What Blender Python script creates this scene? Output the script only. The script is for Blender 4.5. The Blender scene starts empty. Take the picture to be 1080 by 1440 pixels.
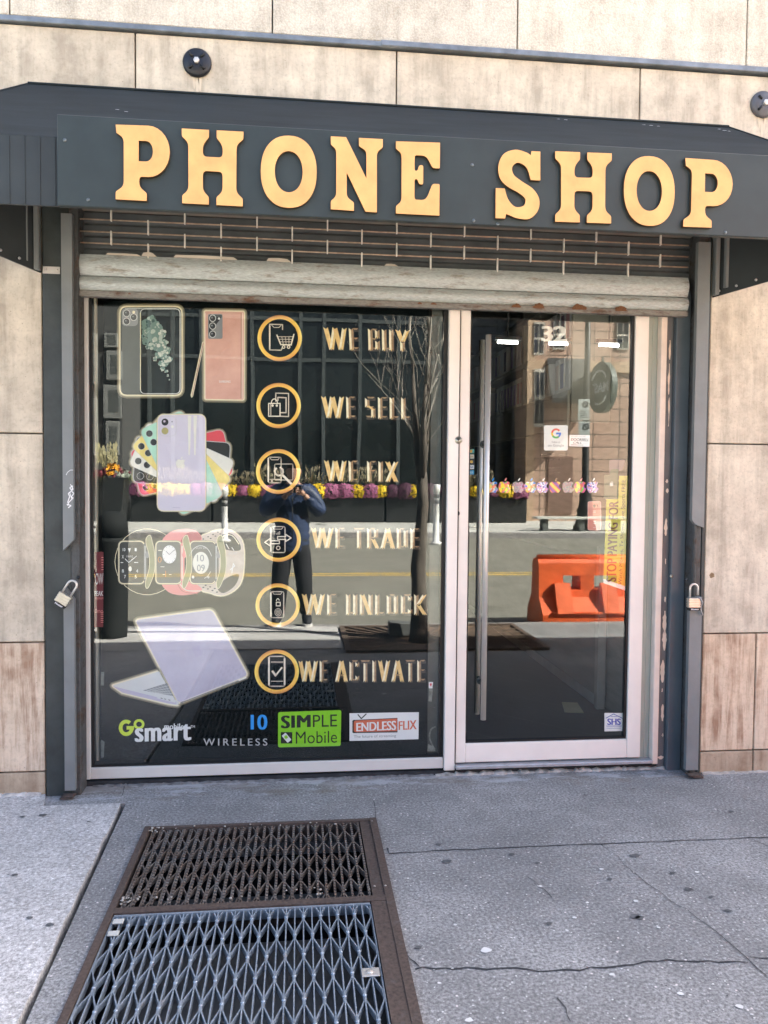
import bpy, bmesh, math, random
from mathutils import Vector, Matrix
random.seed(7)
SC = bpy.context.scene
COL = SC.collection
PI = math.pi
V = Vector

# ------------------------------------------------------------------ camera
F = 1090.0                                   # focal length in photo pixels (1080 x 1440)
CAM = V((0, -3.78, 1.5))
YG = 0.12                                    # plane of the shop glass; the wall face is Y = 0
_x = V((10000, 48, F)).normalized()
_y = V((-118.5, -42.5, F)); _y -= _x * _x.dot(_y); _y.normalize()
_z = _x.cross(_y)
def _dir(px, py):
    v = V((px - 540, py - 720, F)); return V((v.dot(_x), v.dot(_y), v.dot(_z)))
def at(px, py, Y):
    d = _dir(px, py); return CAM + d * ((Y - CAM.y) / d.y)
def atz(px, py, z):
    d = _dir(px, py); return CAM + d * ((z - CAM.z) / d.z)
def refl(px, py, Y):
    p = at(px, py, 2 * YG - Y); p.y = Y; return p
def reflz(px, py, z):
    p = atz(px, py, z); p.y = 2 * YG - p.y; return p
cd = bpy.data.cameras.new('camera'); cam = bpy.data.objects.new('camera', cd); COL.objects.link(cam)
r_, u_, b_ = V((_x.x, _y.x, _z.x)), V((-_x.y, -_y.y, -_z.y)), V((-_x.z, -_y.z, -_z.z))
cam.matrix_world = Matrix(((r_.x, u_.x, b_.x, CAM.x), (r_.y, u_.y, b_.y, CAM.y), (r_.z, u_.z, b_.z, CAM.z), (0, 0, 0, 1)))
cd.sensor_width = 36; cd.lens = 36 * F / 1440; cd.clip_start = 0.01; cd.clip_end = 500
SC.camera = cam

# ------------------------------------------------------------------ world, sun, exposure
SUN = V((1.07, 0.528, 1.0)).normalized()
w = bpy.data.worlds.new('World'); SC.world = w; w.use_nodes = True
nt = w.node_tree; bg = nt.nodes['Background']
sky = nt.nodes.new('ShaderNodeTexSky'); sky.sky_type = 'NISHITA'; sky.sun_disc = False
sky.sun_elevation = math.asin(SUN.z); sky.sun_rotation = math.atan2(SUN.x, SUN.y)
sky.air_density = .75; sky.dust_density = 4; sky.ozone_density = .6
nt.links.new(sky.outputs[0], bg.inputs[0]); bg.inputs[1].default_value = 0.075
sl = bpy.data.lights.new('sun', 'SUN'); sl.energy = 5.0; sl.angle = math.radians(0.5); sl.color = (1, .955, .88)
so = bpy.data.objects.new('sun', sl); COL.objects.link(so); so.rotation_euler = SUN.to_track_quat('Z', 'Y').to_euler(); so.location = (8, 6, 14)
SC.view_settings.view_transform = 'Standard'; SC.view_settings.look = 'None'
SC.view_settings.exposure = 3.5; SC.view_settings.gamma = 1
try: SC.cycles.max_bounces = 10; SC.cycles.transparent_max_bounces = 12; SC.cycles.caustics_reflective = False
except Exception: pass

# ------------------------------------------------------------------ materials
def nmat(name):
    m = bpy.data.materials.new(name); m.use_nodes = True
    n = m.node_tree.nodes; return m, n, m.node_tree.links, n['Principled BSDF']
def coords(n, l, scale=(1, 1, 1)):
    tc = n.new('ShaderNodeTexCoord'); mp = n.new('ShaderNodeMapping'); mp.inputs['Scale'].default_value = scale
    l.new(tc.outputs['Object'], mp.inputs[0]); return mp.outputs[0]
def noise(n, l, vec, scale, detail=5, rough=.6):
    t = n.new('ShaderNodeTexNoise'); t.inputs['Scale'].default_value = scale; t.inputs['Detail'].default_value = detail
    t.inputs['Roughness'].default_value = rough; l.new(vec, t.inputs['Vector']); return t.outputs['Fac']
def ramp(n, l, fac, stops):
    r = n.new('ShaderNodeValToRGB'); e = r.color_ramp.elements
    while len(e) < len(stops): e.new(.5)
    for k, (p, c) in enumerate(stops): e[k].position = p; e[k].color = (*c, 1) if len(c) == 3 else c
    l.new(fac, r.inputs[0]); return r.outputs[0]
def mix(n, l, fac, a, b, mode='MIX'):
    m = n.new('ShaderNodeMix'); m.data_type = 'RGBA'; m.blend_type = mode
    for s, v in ((m.inputs[0], fac), (m.inputs[6], a), (m.inputs[7], b)):
        if isinstance(v, (int, float)): s.default_value = v
        elif isinstance(v, tuple): s.default_value = (*v, 1)
        else: l.new(v, s)
    return m.outputs[2]
def bump(n, l, bsdf, h, strength, dist=.01):
    b = n.new('ShaderNodeBump'); b.inputs['Strength'].default_value = strength; b.inputs['Distance'].default_value = dist
    l.new(h, b.inputs['Height']); l.new(b.outputs[0], bsdf.inputs['Normal'])
def mul(c, k): return tuple(min(1, x * k) for x in c)
def mat(name, col, rough=.6, metal=0, var=.12, vs=6, bmp=0, bs=60, stretch=(1, 1, 1), spec=.4, c2=None, t=(.3, .7), emit=0):
    m, n, l, b = nmat(name)
    v = coords(n, l, stretch); f = noise(n, l, v, vs)
    l.new(ramp(n, l, f, [(t[0], mul(col, 1 - var)), (t[1], c2 or mul(col, 1 + var))]), b.inputs['Base Color'])
    b.inputs['Roughness'].default_value = rough; b.inputs['Metallic'].default_value = metal; b.inputs['Specular IOR Level'].default_value = spec
    if bmp: bump(n, l, b, noise(n, l, v, bs, 3), bmp)
    if emit:
        b.inputs['Emission Color'].default_value = (*col, 1); b.inputs['Emission Strength'].default_value = emit
    return m
def stone_mat(name, base, dark, stain, streak=.5, rough=.75, bmp=.25, pebble=False, fibre=(5, 5, .5)):
    m, n, l, b = nmat(name)
    v = coords(n, l); vs = coords(n, l, fibre)
    big = noise(n, l, v, 1.7, 6, .62); st = noise(n, l, vs, 2.4, 6, .65); fine = noise(n, l, v, 55, 4, .7); mid = noise(n, l, v, 9, 5, .6)
    c = ramp(n, l, big, [(.36, dark), (.58, base)])
    c = mix(n, l, ramp(n, l, st, [(.44, (0, 0, 0)), (.60, (streak,) * 3)]), c, stain)
    c = mix(n, l, ramp(n, l, mid, [(.42, (0, 0, 0)), (.68, (.6,) * 3)]), c, mul(base, 1.22))
    c = mix(n, l, ramp(n, l, fine, [(.3, (.35,) * 3), (.5, (0, 0, 0))]), c, mul(dark, .6))
    geo = n.new('ShaderNodeNewGeometry')
    c = mix(n, l, .8, c, ramp(n, l, geo.outputs['Random Per Island'], [(0, (.86, .85, .84)), (.5, (1, .97, .93)), (1, (1, 1, 1))]), 'MULTIPLY')
    # small pits
    vo = n.new('ShaderNodeTexVoronoi'); vo.inputs['Scale'].default_value = 26; l.new(v, vo.inputs['Vector'])
    c = mix(n, l, ramp(n, l, vo.outputs['Distance'], [(.035, (.7,) * 3), (.075, (0, 0, 0))]), c, mul(dark, .42))
    if pebble:
        vp = n.new('ShaderNodeTexVoronoi'); vp.inputs['Scale'].default_value = 120; l.new(v, vp.inputs['Vector'])
        c = mix(n, l, .6, c, ramp(n, l, vp.outputs['Distance'], [(.2, (1.0, 1.0, .98)), (.7, (.72, .68, .62))]), 'MULTIPLY')
        bump(n, l, b, vp.outputs['Distance'], .5, .006)
    else: bump(n, l, b, fine, bmp, .004)
    l.new(c, b.inputs['Base Color']); b.inputs['Roughness'].default_value = rough; b.inputs['Specular IOR Level'].default_value = .3
    return m
def concrete_mat(name, a, bcol, speck=.95, grit=.3, lime=None):
    m, n, l, b = nmat(name); v = coords(n, l)
    big = noise(n, l, v, 1.3, 7, .65); fine = noise(n, l, v, 90, 5, .75); mid = noise(n, l, v, 7, 5, .6)
    c = ramp(n, l, big, [(.38, a), (.62, bcol)])
    c = mix(n, l, ramp(n, l, mid, [(.4, (0, 0, 0)), (.7, (.5,) * 3)]), c, mul(a, .82))
    c = mix(n, l, ramp(n, l, fine, [(.40, (.85,) * 3), (.55, (0, 0, 0))]), c, mul(a, .5))
    c = mix(n, l, ramp(n, l, fine, [(.58, (0, 0, 0)), (.70, (.9,) * 3)]), c, mul(bcol, 1.65))
    for sc, th, col, amt in ((30, .085, (.68, .62, .6), speck), (19, .05, (.03, .03, .035), .75), (75, .10, (.08, .08, .09), .55)):
        vo = n.new('ShaderNodeTexVoronoi'); vo.inputs['Scale'].default_value = sc; l.new(v, vo.inputs['Vector'])
        pick = n.new('ShaderNodeMath'); pick.operation = 'GREATER_THAN'; pick.inputs[1].default_value = .62
        sep = n.new('ShaderNodeSeparateColor'); l.new(vo.outputs['Color'], sep.inputs[0]); l.new(sep.outputs[0], pick.inputs[0])
        k = n.new('ShaderNodeMath'); k.operation = 'MULTIPLY'; l.new(pick.outputs[0], k.inputs[0])
        l.new(ramp(n, l, vo.outputs['Distance'], [(th * .9, (amt,) * 3), (th * 1.6, (0, 0, 0))]), k.inputs[1])
        c = mix(n, l, k.outputs[0], c, col)
    if lime is not None:                     # pale cement smears in a band along the sill
        sp = n.new('ShaderNodeSeparateXYZ'); l.new(v, sp.inputs[0])
        band = ramp(n, l, sp.outputs['Y'], [(0, (0, 0, 0)), (1, (0, 0, 0))])
        mr = n.new('ShaderNodeMapRange'); mr.inputs[1].default_value = lime - .30; mr.inputs[2].default_value = lime; mr.inputs[3].default_value = .0; mr.inputs[4].default_value = 1; l.new(sp.outputs['Y'], mr.inputs[0])
        vv = coords(n, l, (1, 2.6, 1)); q = noise(n, l, vv, 4.5, 8, .72)
        ad = n.new('ShaderNodeMath'); ad.operation = 'MULTIPLY_ADD'; ad.inputs[1].default_value = .30; l.new(mr.outputs[0], ad.inputs[0]); l.new(q, ad.inputs[2])
        c = mix(n, l, ramp(n, l, ad.outputs[0], [(.76, (0, 0, 0)), (.84, (.75,) * 3)]), c, (.40, .41, .42))
        br = noise(n, l, vv, 3.1, 6, .7); a2 = n.new('ShaderNodeMath'); a2.operation = 'MULTIPLY_ADD'; a2.inputs[1].default_value = .22; l.new(mr.outputs[0], a2.inputs[0]); l.new(br, a2.inputs[2])
        c = mix(n, l, ramp(n, l, a2.outputs[0], [(.68, (0, 0, 0)), (.8, (.55,) * 3)]), c, (.16, .13, .10))
    l.new(c, b.inputs['Base Color']); b.inputs['Roughness'].default_value = .9; b.inputs['Specular IOR Level'].default_value = .25
    bump(n, l, b, fine, grit, .004)
    return m
def rusty_mat(name, metal_c, rust_c, amount=.5, metallic=.6, rough=.5, vs=9, stretch=(1, 1, 1)):
    m, n, l, b = nmat(name); v = coords(n, l, stretch)
    f = noise(n, l, v, vs, 7, .7); g = noise(n, l, v, vs * 6, 4)
    lo = .75 - amount * .5
    k = ramp(n, l, f, [(lo - .06, (0, 0, 0)), (lo + .08, (1, 1, 1))])
    c = mix(n, l, k, ramp(n, l, g, [(.3, mul(metal_c, .75)), (.7, mul(metal_c, 1.2))]), ramp(n, l, g, [(.3, mul(rust_c, .55)), (.7, mul(rust_c, 1.25))]))
    l.new(c, b.inputs['Base Color'])
    l.new(ramp(n, l, k, [(0, (metallic,) * 3), (1, (0, 0, 0))]), b.inputs['Metallic'])
    l.new(ramp(n, l, k, [(0, (rough,) * 3), (1, (.9,) * 3)]), b.inputs['Roughness'])
    bump(n, l, b, g, .25, .003)
    return m
def glass_mat(name, f0, tint=(.96, .985, .975)):
    m = bpy.data.materials.new(name); m.use_nodes = True; n = m.node_tree.nodes; l = m.node_tree.links
    n.remove(n['Principled BSDF']); out = n['Material Output']
    tr = n.new('ShaderNodeBsdfTransparent'); tr.inputs[0].default_value = (*tint, 1)
    gl = n.new('ShaderNodeBsdfGlossy'); gl.inputs['Roughness'].default_value = 0.0; gl.inputs[0].default_value = (.97, 1, .985, 1)
    lw = n.new('ShaderNodeLayerWeight'); lw.inputs[0].default_value = .5       # Schlick reflectance, the same from both sides
    pw = n.new('ShaderNodeMath'); pw.operation = 'POWER'; pw.inputs[1].default_value = 5; l.new(lw.outputs['Facing'], pw.inputs[0])
    fr = n.new('ShaderNodeMath'); fr.operation = 'MULTIPLY_ADD'; fr.inputs[1].default_value = 1 - f0; fr.inputs[2].default_value = f0; l.new(pw.outputs[0], fr.inputs[0])
    mx = n.new('ShaderNodeMixShader'); l.new(fr.outputs[0], mx.inputs[0]); l.new(tr.outputs[0], mx.inputs[1]); l.new(gl.outputs[0], mx.inputs[2])
    v = coords(n, l); h = noise(n, l, v, 1.6, 1, .3)
    b = n.new('ShaderNodeBump'); b.inputs['Strength'].default_value = .06; b.inputs['Distance'].default_value = .01
    l.new(h, b.inputs['Height']); l.new(b.outputs[0], gl.inputs['Normal'])
    l.new(mx.outputs[0], out.inputs[0]); return m
def cells_mat(name, cols, scale=90):
    m, n, l, b = nmat(name); v = coords(n, l)
    vo = n.new('ShaderNodeTexVoronoi'); vo.inputs['Scale'].default_value = scale; l.new(v, vo.inputs['Vector'])
    sep = n.new('ShaderNodeSeparateColor'); l.new(vo.outputs['Color'], sep.inputs[0])
    r = n.new('ShaderNodeValToRGB'); r.color_ramp.interpolation = 'CONSTANT'; e = r.color_ramp.elements
    while len(e) < len(cols): e.new(.5)
    for k, c in enumerate(cols): e[k].position = k / len(cols); e[k].color = (*c, 1)
    l.new(sep.outputs[0], r.inputs[0]); l.new(r.outputs[0], b.inputs['Base Color']); b.inputs['Roughness'].default_value = .6
    return m
def gold_ring_mat():
    m, n, l, b = nmat('printed_gold'); tc = n.new('ShaderNodeTexCoord')
    sp = n.new('ShaderNodeSeparateXYZ'); l.new(tc.outputs['Object'], sp.inputs[0])
    an = n.new('ShaderNodeMath'); an.operation = 'ARCTAN2'; l.new(sp.outputs['Z'], an.inputs[0]); l.new(sp.outputs['X'], an.inputs[1])
    ln = n.new('ShaderNodeVectorMath'); ln.operation = 'LENGTH'; l.new(tc.outputs['Object'], ln.inputs[0])
    a2 = n.new('ShaderNodeMath'); a2.operation = 'MULTIPLY_ADD'; a2.inputs[1].default_value = 2.0; a2.inputs[2].default_value = 1.1; l.new(an.outputs[0], a2.inputs[0])
    s = n.new('ShaderNodeMath'); s.operation = 'SINE'; l.new(a2.outputs[0], s.inputs[0])
    rr = n.new('ShaderNodeMath'); rr.operation = 'MULTIPLY_ADD'; rr.inputs[1].default_value = 55; rr.inputs[2].default_value = -5.2; l.new(ln.outputs['Value'], rr.inputs[0])
    mm = n.new('ShaderNodeMath'); mm.operation = 'MULTIPLY'; l.new(s.outputs[0], mm.inputs[0]); l.new(rr.outputs[0], mm.inputs[1])
    ad = n.new('ShaderNodeMath'); ad.operation = 'MULTIPLY_ADD'; ad.inputs[1].default_value = .45; ad.inputs[2].default_value = .5; l.new(mm.outputs[0], ad.inputs[0])
    l.new(ramp(n, l, ad.outputs[0], [(0, (.42, .15, .04)), (.3, (.80, .38, .08)), (.6, (.95, .60, .09)), (1, (1.0, .84, .22))]), b.inputs['Base Color'])
    b.inputs['Roughness'].default_value = .6; return m
def tile_mat(name, c1, c2, mortar, w, h, ms=.012, rough=.7):
    m, n, l, b = nmat(name); tc = n.new('ShaderNodeTexCoord'); sp = n.new('ShaderNodeSeparateXYZ'); cb = n.new('ShaderNodeCombineXYZ')
    l.new(tc.outputs['Object'], sp.inputs[0])
    s = n.new('ShaderNodeMath'); s.operation = 'ADD'; l.new(sp.outputs['X'], s.inputs[0]); l.new(sp.outputs['Y'], s.inputs[1])
    l.new(s.outputs[0], cb.inputs[0]); l.new(sp.outputs['Z'], cb.inputs[1])
    br = n.new('ShaderNodeTexBrick'); br.offset = 0; br.inputs['Color1'].default_value = (*c1, 1); br.inputs['Color2'].default_value = (*c2, 1); br.inputs['Mortar'].default_value = (*mortar, 1)
    br.inputs['Scale'].default_value = 1; br.inputs['Brick Width'].default_value = w; br.inputs['Row Height'].default_value = h; br.inputs['Mortar Size'].default_value = ms
    l.new(cb.outputs[0], br.inputs['Vector']); l.new(br.outputs['Color'], b.inputs['Base Color']); b.inputs['Roughness'].default_value = rough; return m
def paint(name, col, rough=.6): return mat(name, col, rough, var=.03)

STONE = stone_mat('limestone', (.62, .55, .44), (.46, .40, .315), (.33, .285, .225), .7)
STONE_UP = stone_mat('rough_limestone', (.72, .68, .60), (.59, .55, .475), (.44, .40, .34), .55, pebble=True)
TRAV = stone_mat('travertine', (.65, .53, .40), (.54, .42, .305), (.29, .165, .10), .85, fibre=(11, 11, 1.0))
TRAV_B = stone_mat('travertine_base', (.46, .37, .27), (.33, .25, .175), (.2, .12, .07), .6)
MORTAR = mat('mortar', (.26, .235, .205), .95)
FLASH = mat('lead_flashing', (.20, .225, .25), .45, .5, .25, 14)
SLATE = mat('awning_slate', (.023, .030, .033), .7, 0, .22, 3, .05, 200, (1, 4, 4), .15)
SLATE2 = mat('awning_valance', (.028, .034, .036), .5, 0, .18, 4, .05, 200)
SIGNB = mat('sign_board_paint', (.029, .039, .040), .42, 0, .15, 5)
LET = mat('letter_gold_paint', (.72, .385, .145), .55, 0, .13, 9, .05, 60)
LETE = mat('letter_edge_shade', (.05, .03, .015), .6)  # letter sides darkened to give the edge shadow
STEEL_D = mat('dark_steel_paint', (.036, .043, .042), .5, 0, .3, 7, .12, 30)
STEEL_M = mat('grey_steel_paint', (.175, .188, .188), .45, 0, .12, 5, .08, 40)
STEEL_K = rusty_mat('worn_guide_steel', (.055, .058, .058), (.07, .045, .03), .35, 0, .55, 11)
BLUE = mat('slate_blue_paint', (.085, .105, .12), .45, 0, .15, 4)
RUST = rusty_mat('rust', (.078, .068, .062), (.078, .055, .044), .8, 0, .8, 14)
GALV = rusty_mat('galvanised_shutter', (.42, .455, .445), (.29, .27, .23), .32, .1, .55, 8, (1, 1, 5))
ROD = mat('grille_rod', (.45, .33, .24), .5, .2, .3, 30)
LINK = mat('grille_link', (.80, .77, .70), .4, .2, .2, 30)
ALU = mat('aluminium_frame', (.66, .645, .605), .42, .25, .06, 5, .03, 90)
PINK = mat('door_paint', (.80, .735, .665), .45, 0, .05, 5, .03, 90)
SAGE = mat('jamb_paint', (.37, .40, .35), .5, 0, .06, 5)
CREAM = mat('cream_jamb', (.74, .63, .54), .55, 0, .08, 12)
PEEL = mat('peeled_cream', (.70, .57, .45), .7)
GASKET = mat('black_gasket', (.01, .011, .012), .5)
CHROME = mat('brushed_steel', (.62, .59, .54), .36, .55, .06, 30, stretch=(1, 1, .05))
BRASS = mat('lock_brass', (.52, .47, .36), .35, .9, .1, 20)
GLASS = glass_mat('shop_glass', .095)
GLASS_D = glass_mat('door_glass', .095)
FILM = mat('black_film', (.005, .0075, .008), .8, var=.05, spec=0)
SIDEWALK = concrete_mat('grey_sidewalk', (.225, .225, .222), (.37, .368, .36), lime=2.03)
APRON = concrete_mat('old_apron_concrete', (.20, .195, .185), (.30, .285, .265), .3)
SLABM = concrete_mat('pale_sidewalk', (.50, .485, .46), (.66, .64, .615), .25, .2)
CRACK = mat('crack', (.035, .037, .04), .95)
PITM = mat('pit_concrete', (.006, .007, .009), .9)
GRATE = rusty_mat('galvanised_grate', (.33, .39, .45), (.20, .165, .135), .22, .45, .34, 12)
GRATE_R = rusty_mat('rusted_grate', (.17, .155, .14), (.115, .085, .065), .55, .3, .6, 12)
ASPH = concrete_mat('asphalt', (.21, .205, .17), (.29, .28, .235), .35, .4)
YELLOW = mat('yellow_road_paint', (.62, .42, .09), .8, var=.2, vs=20)
GRAN = mat('granite_kerb', (.26, .25, .24), .85, 0, .5, 25)

# ------------------------------------------------------------------ mesh builder
def wloc(o):
    p = V((0, 0, 0))
    while o is not None: p += o.location; o = o.parent
    return p
class MB:
    def __init__(s): s.bm = bmesh.new()
    def face(s, pts, mi=0, smooth=False):
        try: f = s.bm.faces.new([s.bm.verts.new(p) for p in pts])
        except ValueError: return
        f.material_index = mi; f.smooth = smooth; return f
    def box(s, x0, x1, y0, y1, z0, z1, mi=0, bev=0, seg=1):
        r = bmesh.ops.create_cube(s.bm, size=1)
        for v in r['verts']: v.co = V(((x0 + x1) / 2 + v.co.x * (x1 - x0), (y0 + y1) / 2 + v.co.y * (y1 - y0), (z0 + z1) / 2 + v.co.z * (z1 - z0)))
        fs = set(f for v in r['verts'] for f in v.link_faces)
        for f in fs: f.material_index = mi
        if bev:
            es = list(set(e for v in r['verts'] for e in v.link_edges))
            q = bmesh.ops.bevel(s.bm, geom=es, offset=bev, segments=seg, profile=.5, affect='EDGES')
            for f in q['faces']: f.material_index = mi
        return s
    def prism(s, poly, axis, a, b, mi=0):
        """extrude a 2D polygon along an axis: 'x' (y,z), 'y' (x,z), 'z' (x,y)"""
        def P(u, v, t): return {'x': V((t, u, v)), 'y': V((u, t, v)), 'z': V((u, v, t))}[axis]
        A = [s.bm.verts.new(P(u, v, a)) for u, v in poly]; B = [s.bm.verts.new(P(u, v, b)) for u, v in poly]
        n = len(poly)
        fs = [s.bm.faces.new(A), s.bm.faces.new(B[::-1])]
        for i in range(n): fs.append(s.bm.faces.new((A[i], B[i], B[(i + 1) % n], A[(i + 1) % n])))
        for f in fs: f.material_index = mi
        return s
    def tube(s, pts, rad, n=8, mi=0, caps=True, smooth=True):
        pts = [V(p) for p in pts]
        if not hasattr(rad, '__len__'): rad = [rad] * len(pts)
        rings = []; up = None
        for i, p in enumerate(pts):
            t = (pts[min(i + 1, len(pts) - 1)] - pts[max(i - 1, 0)]).normalized()
            if up is None: up = t.orthogonal().normalized()
            up = (up - t * up.dot(t)).normalized(); sd = t.cross(up)
            rings.append([s.bm.verts.new(p + (up * math.cos(2 * PI * k / n) + sd * math.sin(2 * PI * k / n)) * rad[i]) for k in range(n)])
        for a, b in zip(rings, rings[1:]):
            for k in range(n):
                f = s.bm.faces.new((a[k], a[(k + 1) % n], b[(k + 1) % n], b[k])); f.material_index = mi; f.smooth = smooth
        if caps:
            for r in (rings[0][::-1], rings[-1]):
                f = s.bm.faces.new(r); f.material_index = mi
        return s
    def lathe(s, prof, c, axis='z', n=20, mi=0, smooth=True):
        """profile of (radius, height) turned about an axis through c"""
        c = V(c); rings = []
        for r, h in prof:
            R = []
            for k in range(n):
                a = 2 * PI * k / n; u, v = r * math.cos(a), r * math.sin(a)
                R.append(s.bm.verts.new(c + {'z': V((u, v, h)), 'y': V((u, h, v)), 'x': V((h, u, v))}[axis]))
            rings.append(R)
        for a, b in zip(rings, rings[1:]):
            for k in range(n):
                f = s.bm.faces.new((a[k], a[(k + 1) % n], b[(k + 1) % n], b[k])); f.material_index = mi; f.smooth = smooth
        for R in (rings[0], rings[-1]):
            try: f = s.bm.faces.new(R); f.material_index = mi
            except ValueError: pass
        return s
    def ball(s, c, r, sub=1, mi=0, sc=(1, 1, 1)):
        q = bmesh.ops.create_icosphere(s.bm, subdivisions=sub, radius=1)
        for v in q['verts']: v.co = V(c) + V((v.co.x * r * sc[0], v.co.y * r * sc[1], v.co.z * r * sc[2]))
        for f in set(f for v in q['verts'] for f in v.link_faces): f.material_index = mi; f.smooth = True
        return s
    def mesh(s, me, mi=None):
        k0 = len(s.bm.faces); s.bm.from_mesh(me)
        if mi is not None:
            s.bm.faces.ensure_lookup_table()
            for f in s.bm.faces[k0:]: f.material_index = mi
        return s
    def build(s, name, mats, parent=None, loc=None, fix=True):
        if parent is None:
            if loc is None:
                cs = [v.co for v in s.bm.verts]
                loc = V(((min(c.x for c in cs) + max(c.x for c in cs)) / 2, (min(c.y for c in cs) + max(c.y for c in cs)) / 2, min(c.z for c in cs)))
            off = V(loc)
        else: off = wloc(parent)
        for v in s.bm.verts: v.co -= off
        if fix: bmesh.ops.recalc_face_normals(s.bm, faces=s.bm.faces)
        me = bpy.data.meshes.new(name); s.bm.to_mesh(me); s.bm.free()
        for m in (mats if isinstance(mats, (list, tuple)) else [mats]): me.materials.append(m)
        o = bpy.data.objects.new(name, me); COL.objects.link(o)
        if parent is None: o.location = off
        else: o.parent = parent
        return o
def tag(o, label, cat=None, group=None, kind=None):
    if label: o['label'] = label
    if cat: o['category'] = cat
    if group: o['group'] = group
    if kind: o['kind'] = kind
    return o
def struct(o): o['kind'] = 'structure'; return o
def thing(name, loc, label, cat, group=None):
    o = bpy.data.objects.new(name, None); COL.objects.link(o); o.location = loc; o.empty_display_size = .1
    return tag(o, label, cat, group)
def copy_tree(o, loc=None, parent=None):
    c = o.copy(); COL.objects.link(c)
    if parent: c.parent = parent
    if loc is not None: c.location = loc
    for ch in o.children: copy_tree(ch, None, c)
    return c
def curve_mesh(splines, extrude=0, bev=0):
    cu = bpy.data.curves.new('tmp', 'CURVE'); cu.dimensions = '2D'; cu.fill_mode = 'BOTH'; cu.extrude = extrude; cu.bevel_depth = bev; cu.bevel_resolution = 1
    for pts in splines:
        sp = cu.splines.new('POLY'); sp.points.add(len(pts) - 1); sp.use_cyclic_u = True
        for p, q in zip(sp.points, pts): p.co = (q[0], q[1], 0, 1)
    return _eval(cu)
def _eval(cu):
    o = bpy.data.objects.new('tmp', cu); COL.objects.link(o)
    dg = bpy.context.evaluated_depsgraph_get(); dg.update()
    me = bpy.data.meshes.new_from_object(o.evaluated_get(dg))
    bpy.data.objects.remove(o); bpy.data.curves.remove(cu); return me
def text_mesh(s, bold=0, shear=0, space=1.0):
    cu = bpy.data.curves.new('tmp', 'FONT'); cu.body = s; cu.size = 1; cu.offset = bold; cu.shear = shear; cu.space_character = space; cu.resolution_u = 4; cu.fill_mode = 'BOTH'
    return _eval(cu)

def rpoly(pts, seg=4):
    """polygon with rounded corners; a point is (x, y) or (x, y, r)"""
    out = []; n = len(pts)
    for i, p in enumerate(pts):
        if len(p) == 2 or p[2] == 0: out.append((p[0], p[1])); continue
        c = V(p[:2]); a = V(pts[i - 1][:2]) - c; b = V(pts[(i + 1) % n][:2]) - c
        r = min(p[2], a.length * .49, b.length * .49); p0 = c + a.normalized() * r; p2 = c + b.normalized() * r
        for k in range(seg + 1):
            t = k / seg; q = p0 * (1 - t) ** 2 + c * 2 * t * (1 - t) + p2 * t * t; out.append((q.x, q.y))
    return out
def smooth_pts(pts, seg=4, closed=True):
    out = []; n = len(pts); P = [V(p[:2]) for p in pts]
    for i in range(n if closed else n - 1):
        p0, p1, p2, p3 = (P[(i - 1) % n] if closed or i else P[0]), P[i], P[(i + 1) % n], (P[(i + 2) % n] if closed or i + 2 < n else P[-1])
        for k in range(seg):
            t = k / seg
            q = .5 * ((2 * p1) + (p2 - p0) * t + (2 * p0 - 5 * p1 + 4 * p2 - p3) * t * t + (3 * p1 - p0 - 3 * p2 + p3) * t ** 3)
            out.append((q.x, q.y))
    if not closed: out.append((P[-1].x, P[-1].y))
    return out
def rrect(x0, y0, x1, y1, r, seg=4): return rpoly([(x0, y0, r), (x1, y0, r), (x1, y1, r), (x0, y1, r)], seg)
def rot_pts(pts, c, a):
    ca, sa = math.cos(a), math.sin(a)
    return [(c[0] + (x - c[0]) * ca - (y - c[1]) * sa, c[1] + (x - c[0]) * sa + (y - c[1]) * ca) for x, y in pts]
def offset_poly(pts, d):
    n = len(pts); A = sum(pts[i][0] * pts[(i + 1) % n][1] - pts[(i + 1) % n][0] * pts[i][1] for i in range(n)); s = 1 if A > 0 else -1
    out = []
    for i in range(n):
        e1 = V(pts[i]) - V(pts[i - 1]); e2 = V(pts[(i + 1) % n]) - V(pts[i])
        n1 = V((e1.y, -e1.x)); n2 = V((e2.y, -e2.x))
        if n1.length: n1.normalize()
        if n2.length: n2.normalize()
        m = n1 + n2
        m = m.normalized() if m.length > 1e-6 else n1
        k = d / max(.6, m.dot(n1))
        out.append((pts[i][0] + m.x * k * s, pts[i][1] + m.y * k * s))
    return out

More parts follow.
